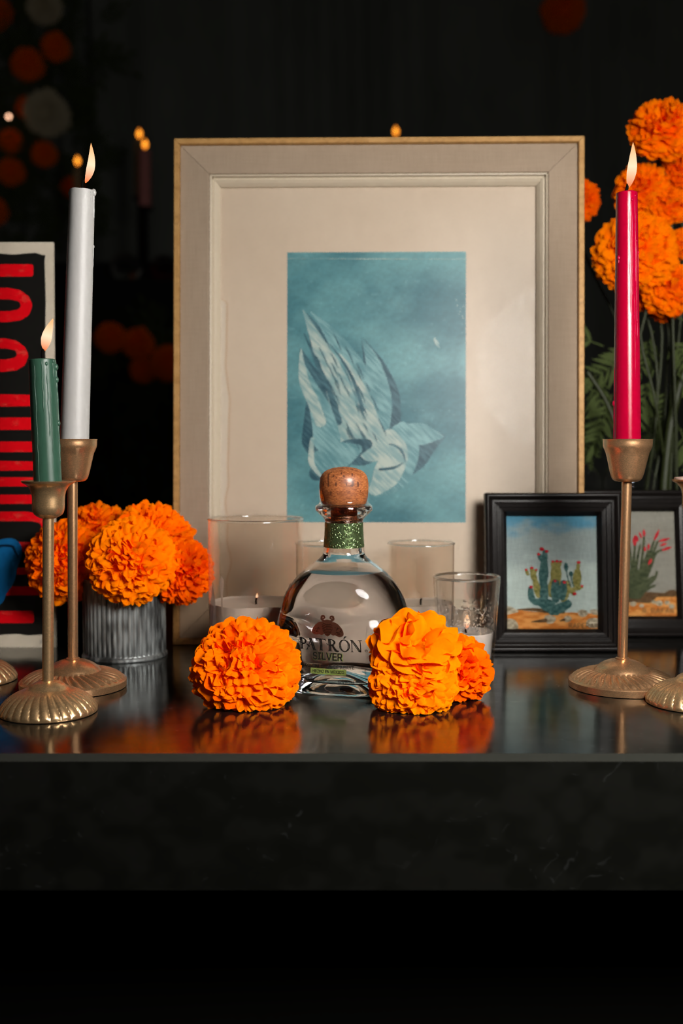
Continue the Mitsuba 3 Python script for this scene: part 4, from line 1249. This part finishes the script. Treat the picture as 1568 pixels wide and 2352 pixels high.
def heavy(x0, x1, y0=0, y1=100, slit=True, lean=0):
    x0, x1 = x0 - 2.5, x1 + 2.5
    p = quad((x0, y0), (x1, y0), (x1 + lean, y1), (x0 + lean, y1))
    if slit:
        c, w = (x0 + x1) / 2, (x1 - x0) * 0.065
        p = p.difference(quad((c - w, y0 + 9), (c + w, y0 + 9), (c + w + lean * .9, y1 - 9), (c - w + lean * .9, y1 - 9)))
    return p


def serif(x, y, w, up=1):
    return quad((x - w, y), (x + w, y), (x + w * .45, y + 5 * up), (x - w * .45, y + 5 * up))


def bowl(cx, cy, rx, ry, t, right=True):
    o = affinity.scale(Point(cx, cy).buffer(1, 24), rx, ry).difference(affinity.scale(Point(cx - t * .15, cy).buffer(1, 24), rx - t, ry - 6))
    return o.intersection(sbox(cx - 1, cy - 200, cx + 200, cy + 200)) if right else o


P_ = unary_union([heavy(16, 32), serif(24, 0, 18), bowl(30, 70, 42, 30, 13), LineString([(0, 66), (4, 58), (16, 55), (34, 52), (60, 50)]).buffer(2.5), quad((14, 96), (34, 96), (34, 102), (10, 102))])
A_ = unary_union([heavy(58, 76, 0, 100, True, -28), LineString([(4, 2), (44, 98)]).buffer(2.6), serif(4, 0, 12), serif(68, 0, 16), LineString([(4, 48), (12, 36), (40, 40), (66, 36)]).buffer(3), LineString([(6, 42), (26, 26)]).buffer(4)])
T_ = unary_union([heavy(34, 50), serif(42, 0, 18), quad((2, 93), (84, 93), (84, 101), (2, 101)), quad((2, 101), (0, 78), (10, 93)), quad((84, 101), (86, 78), (76, 93))])
R_ = unary_union([heavy(16, 32), serif(24, 0, 18), bowl(30, 74, 42, 27, 13), LineString([(0, 60), (4, 50), (16, 48), (38, 47), (58, 48)]).buffer(2.5), quad((36, 48), (52, 48), (78, 10), (98, 4), (94, -5), (74, -4), (62, 2)), quad((14, 96), (34, 96), (34, 102), (10, 102))])
O_ = affinity.scale(Point(44, 50).buffer(1, 40), 44, 52).difference(affinity.scale(Point(44, 50).buffer(1, 40), 27, 46))
O_ = O_.difference(affinity.scale(Point(44, 50).buffer(1, 40), 37, 44).difference(affinity.scale(Point(44, 50).buffer(1, 40), 34.5, 42)).intersection(unary_union([sbox(0, 20, 16, 80), sbox(72, 20, 90, 80)])))
O_ = unary_union([O_, quad((40, 110), (50, 128), (68, 128), (48, 110))])
N_ = unary_union([LineString([(10, 2), (10, 98)]).buffer(2.8), LineString([(76, 0), (76, 98)]).buffer(2.8), serif(10, 0, 11), quad((62, 96), (90, 96), (92, 101), (60, 101)), quad((0, 101), (20, 101), (80, 0), (62, 0)).difference(quad((10, 94), (13, 94), (68, 6), (65, 6)))])
NAME, x0 = [], 0
for g, adv in ((P_, 70), (A_, 84), (T_, 92), (R_, 100), (O_, 94), (N_, 94)):
    NAME.append(affinity.translate(g, x0)); x0 += adv
NW = 0.0585
for g in NAME:
    g = affinity.scale(affinity.translate(g, -x0 / 2, 0), NW / x0, U, origin=(0, 0))
    g = affinity.translate(g, 0.0006, 0.0402)
    put(bk + '__name_letter', on_face(g), 'mat_print_black', label='black inline display letter of the printed name')
put(bk + '__printed_mark', on_face(affinity.translate(unary_union([Point(0, 0).buffer(.0011).difference(Point(0, 0).buffer(.00085)), sbox(-.0004, -.0005, -.0001, .0005), Point(.0001, .0002).buffer(.0003)]), 0.0322, 0.0412)), 'mat_print_black', label='small circled letter mark')
put(bk + '__print_line', wrap(text('SILVER', -0.0016, 0.0319, 0.0064, 0.0272, True), .0002), 'mat_print_black', label='bold black word under the name')
put(bk + '__print_line', wrap(text('SILVER', -0.0013, 0.0317, 0.0066, 0.0280, True), .00005), 'mat_print_olive', label='olive edge round the bold word')
put(bk + '__print_line', wrap(text('TEQUILA 100% DE AGAVE', -0.0016, 0.0246, 0.0031, 0.0472)), 'mat_print_black', label='fine black line of capitals')
pill = sbox(-.0164, .0201, .0164, .0203).buffer(.0020)
pill = sbox(-0.0158 - .0012, .0196, 0.0158 - .0012, .0236).buffer(.0006)
put(bk + '__green_bar', on_face(pill, 0.0001, 0.00004), 'mat_print_olive', label='small rounded olive green bar')
put(bk + '__print_line', wrap(text('HECHO EN MÉXICO', -0.0012, 0.0203, 0.0026, 0.0290, True)), 'mat_print_black', label='black capitals on the green bar')
put(bk + '__print_line', wrap(text('750 ml', -0.0222, 0.0118, 0.0030, 0.0088)), 'mat_print_black')
put(bk + '__print_line', wrap(text('40% alc./vol.', 0.0152, 0.0118, 0.0030, 0.0150)), 'mat_print_black')
vt = meshkit.text_mesh('0200925', 0.0011, 0.0002); vt.apply_scale([1.1, 1, 1]); vt = rot(vt, [0, 0, 1], 90); vt.apply_translation([0.0318, 0.0175, 0])
put(bk + '__print_line', wrap(vt), 'mat_print_grey')
ln = unary_union([LineString([(-.033, .0745), (.0245, .0745), (.0332, .0660), (.0332, .0080)]).buffer(.00010), LineString([(-.033, .0745), (-.0375, .0700)]).buffer(.0001)])
put(bk + '__label_edge', wrap(extrude(ln.segmentize(.002) if hasattr(ln, 'segmentize') else ln, 0.00005), .00005), 'mat_clear_glass', label='edge of the clear label')


# copper bee emblem
def bee(pts): return blob([(x * 0.0285 / 560 - 0.0007, 0.0710 - y * 0.0285 / 560) for x, y in pts], 60)


wingL = bee([(-30, 110), (-110, 95), (-210, 150), (-270, 230), (-272, 300), (-225, 325), (-160, 320), (-110, 300), (-60, 200)])
wingR = bee([(30, 110), (120, 100), (215, 160), (275, 245), (280, 320), (240, 345), (170, 335), (110, 300), (60, 200)])
lob = [bee([(s * 90, 180), (s * 60, 250), (s * 75, 315), (s * 120, 325), (s * 150, 290), (s * 130, 210)]) for s in (-1, 1)]
body = bee([(0, 345), (-55, 300), (-95, 220), (-90, 150), (-50, 105), (0, 95), (50, 105), (90, 150), (95, 220), (60, 300)])
head = bee([(-45, 110), (-60, 80), (-30, 62), (0, 58), (30, 62), (60, 80), (45, 110), (0, 120)])
for nm, g, lift in (('wing', wingL, 0), ('wing', wingR, 0), ('lower_wing', lob[0], .0001), ('lower_wing', lob[1], .0001), ('head', head, .0002), ('body', body, .0003)):
    put(bk + '__emblem__' + nm, on_face(g, 0.0004, 0.0001 + lift), 'mat_copper', 20)
for s in (-1, 1):
    g = stroke([(x * 0.0285 / 560 - 0.0007, 0.0710 - y * 0.0285 / 560) for x, y in ((s * 40, 85), (s * 85, 70), (s * 108, 40), (s * 95, 5), (s * 65, 2), (s * 52, 28), (s * 72, 42))], [.0007, .0009, .0010, .0009, .0009, .0007, .0006], 24)
    put(bk + '__emblem__antenna', on_face(g, 0.0004, 0.0002), 'mat_copper', 20)
b2 = lambda x, y: (x * 0.0285 / 560 - 0.0007, 0.0710 - y * 0.0285 / 560)
for i in range(7):
    y = 130 + i * 28
    w = np.interp(y, [100, 150, 220, 300, 345], [50, 88, 92, 55, 8])
    g = stroke([b2(-w, y - 8), b2(0, y + 14), b2(w, y + 2)], [.00035, .0005, .00035], 10)
    put(bk + '__emblem__stripe', on_face(g, 0.0002, 0.00085), 'mat_copper_dark')
rb = np.random.default_rng(8)
for s in (-1, 1):
    dots = [Point(b2(s * rb.uniform(130, 250), rb.uniform(190, 310))).buffer(rb.uniform(.0003, .0006)) for _ in range(26)]
    g = unary_union(dots).intersection((wingL if s < 0 else wingR).buffer(-.0006))
    put(bk + '__emblem__pattern', on_face(g, 0.0001, 0.00055), 'mat_copper_dark', kind='stuff')
labels[bk + '__emblem__body'] = {'label': 'raised copper bee body'}

# ------------------------------------------------------------------ the dim background
def far_candle(px, py_flame, py_top, py_bot, half, Y, bsdf, label, flame_px=10):
    k = thing('background_candle', label, 'candle')
    r = half * Y / FOCAL
    t, b = spot(px, py_top, Y), spot(px, py_bot, Y)
    put(k + '__wax', move(lathe([(1e-6, b[2]), (r, b[2]), (r * .93, t[2]), (r * .8, t[2] + .001), (1e-6, t[2] - .001)], 28), (t[0], Y, 0)), bsdf, 40)
    f = spot(px, py_flame, Y)
    hh = flame_px * Y / FOCAL
    put_flame(k + '__flame', f + [0, 0, -hh], f + [0.0005, 0, hh * 1.1], hh * 0.55, 0.05, 1.0, label='small orange flame')
    put_wick(k + '__wick', t, t + [0, 0, max(0.003, f[2] - hh - t[2] + .001)])
    # slim dark holder down to the riser
    top = 1.17 if Y > 5.65 else 1.02
    z = b[2]
    put(k + '__holder', move(lathe([(r * 1.6, top), (r * 1.7, top + .003), (r * .5, top + .008), (r * .45, z - .012), (r * 1.25, z - .008), (r * 1.25, z + .004), (r * 1.02, z + .004)], 28), (t[0], Y, 0)), 'mat_frame_black', 40)


FLAME_LO, FLAME_MID, FLAME_TOP = (1.9, 0.50, 0.03), (2.6, 0.85, 0.07), (1.9, 0.50, 0.03)
far_candle(332, 331, 345, 478, 14, 5.45, 'mat_wax_rose', 'blurred pinkish candle far behind, left of the big frame')
far_candle(319, 307, 322, 455, 12, 5.90, 'mat_wax_honey', 'blurred candle behind the pinkish one, its flame slightly higher')
far_candle(177, 369, 384, 560, 9, 5.90, 'mat_wax_honey', 'blurred thin candle far behind, just left of the white candle flame')
far_candle(908, 301, 316, 470, 11, 5.90, 'mat_wax_honey', 'far candle whose flame shows just over the top edge of the big frame')
c = spot(20, 268, 6.85)
k = thing('string_bulb', 'tiny warm bulb glowing in the dark garland at upper left', 'light bulb')
put(k + '__cord', tube([c + [0, 0, 0.006], c + [0.01, 0.01, 0.3], c + [0.0, 0.02, 0.75]], 0.0015, 6), 'mat_wick', label='thin dark cord')
put(k + '__bulb', move(trimesh.creation.icosphere(2, 0.0115), c), 'mat_wick', emitter={'type': 'area', 'radiance': rgb((4.2, 2.3, 1.4)), 'sampling_weight': 0.1})

# two skull shaped glass ornaments on the riser
def glass_skull(px, py, r_px, bsdf, label):
    Y = 5.38
    c = spot(px, py, Y); r = r_px * Y / FOCAL
    m = trimesh.creation.icosphere(4, 1.0)
    v = np.array(m.vertices)
    jaw = np.clip(-v[:, 2], 0, 1)
    v[:, 0] *= 1 - 0.28 * jaw; v[:, 1] *= 1.1 - 0.25 * jaw; v[:, 2] *= 1.0
    for s in (-1, 1):
        d = np.linalg.norm(v - np.array([s * .36, -.92, -.12]), axis=1)
        v[:, 1] += 0.26 * np.exp(-(d / .22) ** 2)
    d = np.linalg.norm(v - np.array([0, -.95, -.45]), axis=1)
    v[:, 1] += 0.15 * np.exp(-(d / .13) ** 2)
    v[:, 2] = np.maximum(v[:, 2], -0.92)
    m.vertices = v * r
    lowest = m.vertices[:, 2].min()
    k = thing('glass_skull', label, 'ornament')
    put(k, move(m, (c[0], Y + 0.02, 1.0202 - lowest)), bsdf, True)


mat('mat_red_glass', {'type': 'dielectric', 'int_ior': 1.5, 'specular_transmittance': rgb((0.75, 0.12, 0.14))}, False)
glass_skull(287, 622, 36, 'mat_clear_glass', 'clear glass skull ornament on the dark riser left of the big frame')
glass_skull(377, 622, 34, 'mat_red_glass', 'red tinted glass skull ornament beside the left edge of the big frame')

# flower garland on the curtain and low bunch by the riser, all in the gloom
def far_head(seed, n=130):
    r = np.random.default_rng(seed)
    ms = []
    for i in range(n):
        f = (i + .5) / n
        th, ph = math.acos(1 - f * 1.7), i * 2.39996
        d = np.array([math.sin(th) * math.cos(ph), math.sin(th) * math.sin(ph), math.cos(th)])
        away = np.array([math.cos(th) * math.cos(ph), math.cos(th) * math.sin(ph), -math.sin(th)])
        x = np.cross(away, d)
        Rm = np.stack([x * r.uniform(.16, .30), away * .4, d * r.uniform(.45, .6)], 1)
        m = PETALS[i % 14].copy(); m.vertices = m.vertices @ Rm.T + d * .5
        ms.append(m)
    c_ = trimesh.creation.icosphere(2, .6)
    return cat(*ms, c_)


petal_mat('mat_petal_cream', (0.62, 0.54, 0.38), None)
FAR = {(b, i): mikit.ply(far_head(i), b, smooth=True) for b in ('mat_petal_orange', 'mat_petal_cream') for i in range(2)}
gar = thing('garland_greenery', 'dark leafy greenery of the garland hanging on the curtain at upper left', 'garland')
rg = np.random.default_rng(29)
lv = []
for i in range(190):
    px, py = rg.uniform(-60, 235) - 0.05 * 0, rg.uniform(-40, 540)
    m = leaf_mesh(rg.uniform(.15, .25), rg, 4)
    m = rot(m, [1, 0, 0], 90 + rg.uniform(-40, 40)); m = rot(m, [0, 1, 0], rg.uniform(0, 360))
    lv.append(move(m, spot(px, py, rg.uniform(7.04, 7.14))))
put(gar + '__leaves', cat(*lv), 'mat_leaf', True, kind='stuff')
for x_ in (-20, 60, 130, 200):
    put(gar + '__vine', tube(curve([spot(x_, -60, 7.12), spot(x_ + 12, 240, 7.13), spot(x_ - 6, 560, 7.12)], 20), 0.006, 6), 'mat_stem', True)
gar2 = thing('riser_greenery', 'dark leafy bunch standing in front of the riser left of the big frame', 'foliage')
lv = []
for i in range(60):
    px, py = rg.uniform(230, 395), rg.uniform(740, 1150)
    m = leaf_mesh(rg.uniform(.10, .17), rg, 4)
    m = rot(m, [1, 0, 0], 90 + rg.uniform(-40, 40)); m = rot(m, [0, 1, 0], rg.uniform(0, 360))
    lv.append(move(m, spot(px, py, rg.uniform(4.98, 5.06))))
put(gar2 + '__leaves', cat(*lv), 'mat_leaf', True, kind='stuff')
for x_ in (260, 320, 370):
    b_ = spot(x_, 1000, 5.03); b_[2] = -0.95
    put(gar2 + '__stem', tube(curve([spot(x_, 800, 5.03), spot(x_ + 8, 1000, 5.04), b_], 12), 0.005, 6), 'mat_stem', True)
placed = []


def far_flower(px, py, Y, s, kind, label, group):
    c = spot(px, py, Y)
    if any(np.linalg.norm(c - q) < .82 * (s + t) for q, t in placed):
        return
    placed.append((c, s))
    kk = thing('dim_flower', label, 'flower', group)
    e1, e2, a_ = frame_of((rg.uniform(-.5, .5), -1, rg.uniform(-.2, .5)))
    M = np.eye(4); M[:3, :3] = np.stack([e1, e2, a_], 1) * s; M[:3, 3] = c
    scene[kk] = {**FAR[kind, int(rg.integers(2))], 'to_world': T(M)}


far_flower(108, 262, 6.92, .145, 'mat_petal_cream', 'largest pale flower of the dim garland, above the white candle flame', None)
far_flower(318, 790, 4.90, .076, 'mat_petal_orange', 'dim reddish marigold, brightest of the low bunch left of the big frame', None)
for _ in range(16):
    kd = rg.choice(['mat_petal_orange'] * 5 + ['mat_petal_cream'])
    far_flower(rg.uniform(-20, 225), rg.uniform(-10, 500), rg.uniform(6.96, 7.04), rg.uniform(.070, .115), kd, 'dim flower of the dark garland at upper left', 'dim garland flowers at upper left')
for _ in range(4):
    kd = 'mat_petal_orange'
    far_flower(rg.uniform(235, 390), rg.uniform(745, 1010), rg.uniform(4.88, 4.94), rg.uniform(.060, .088), kd, 'dim flower of the low bunch behind the zinc pot', 'dim flowers of the low bunch')
# a sprig hanging over the top edge at the right, and a dim bunch behind the tall bouquet
k = thing('hanging_sprig', 'dim leafy sprig with a flower hanging at the top right of the curtain', 'garland')
put(k + '__vine', tube(curve([spot(1300, -160, 7.12), spot(1295, -40, 7.08), spot(1292, 30, 7.04)], 12), 0.006, 6), 'mat_stem', True)
hd = trimesh.Trimesh(*[np.array(x) for x in (far_head(5).vertices * .14 @ np.array(frame_of((.1, -1, -.2))) + spot(1292, 25, 6.98), far_head(5).faces)], process=False)
put(k + '__flower', hd, 'mat_petal_orange', True, label='dim brownish flower')
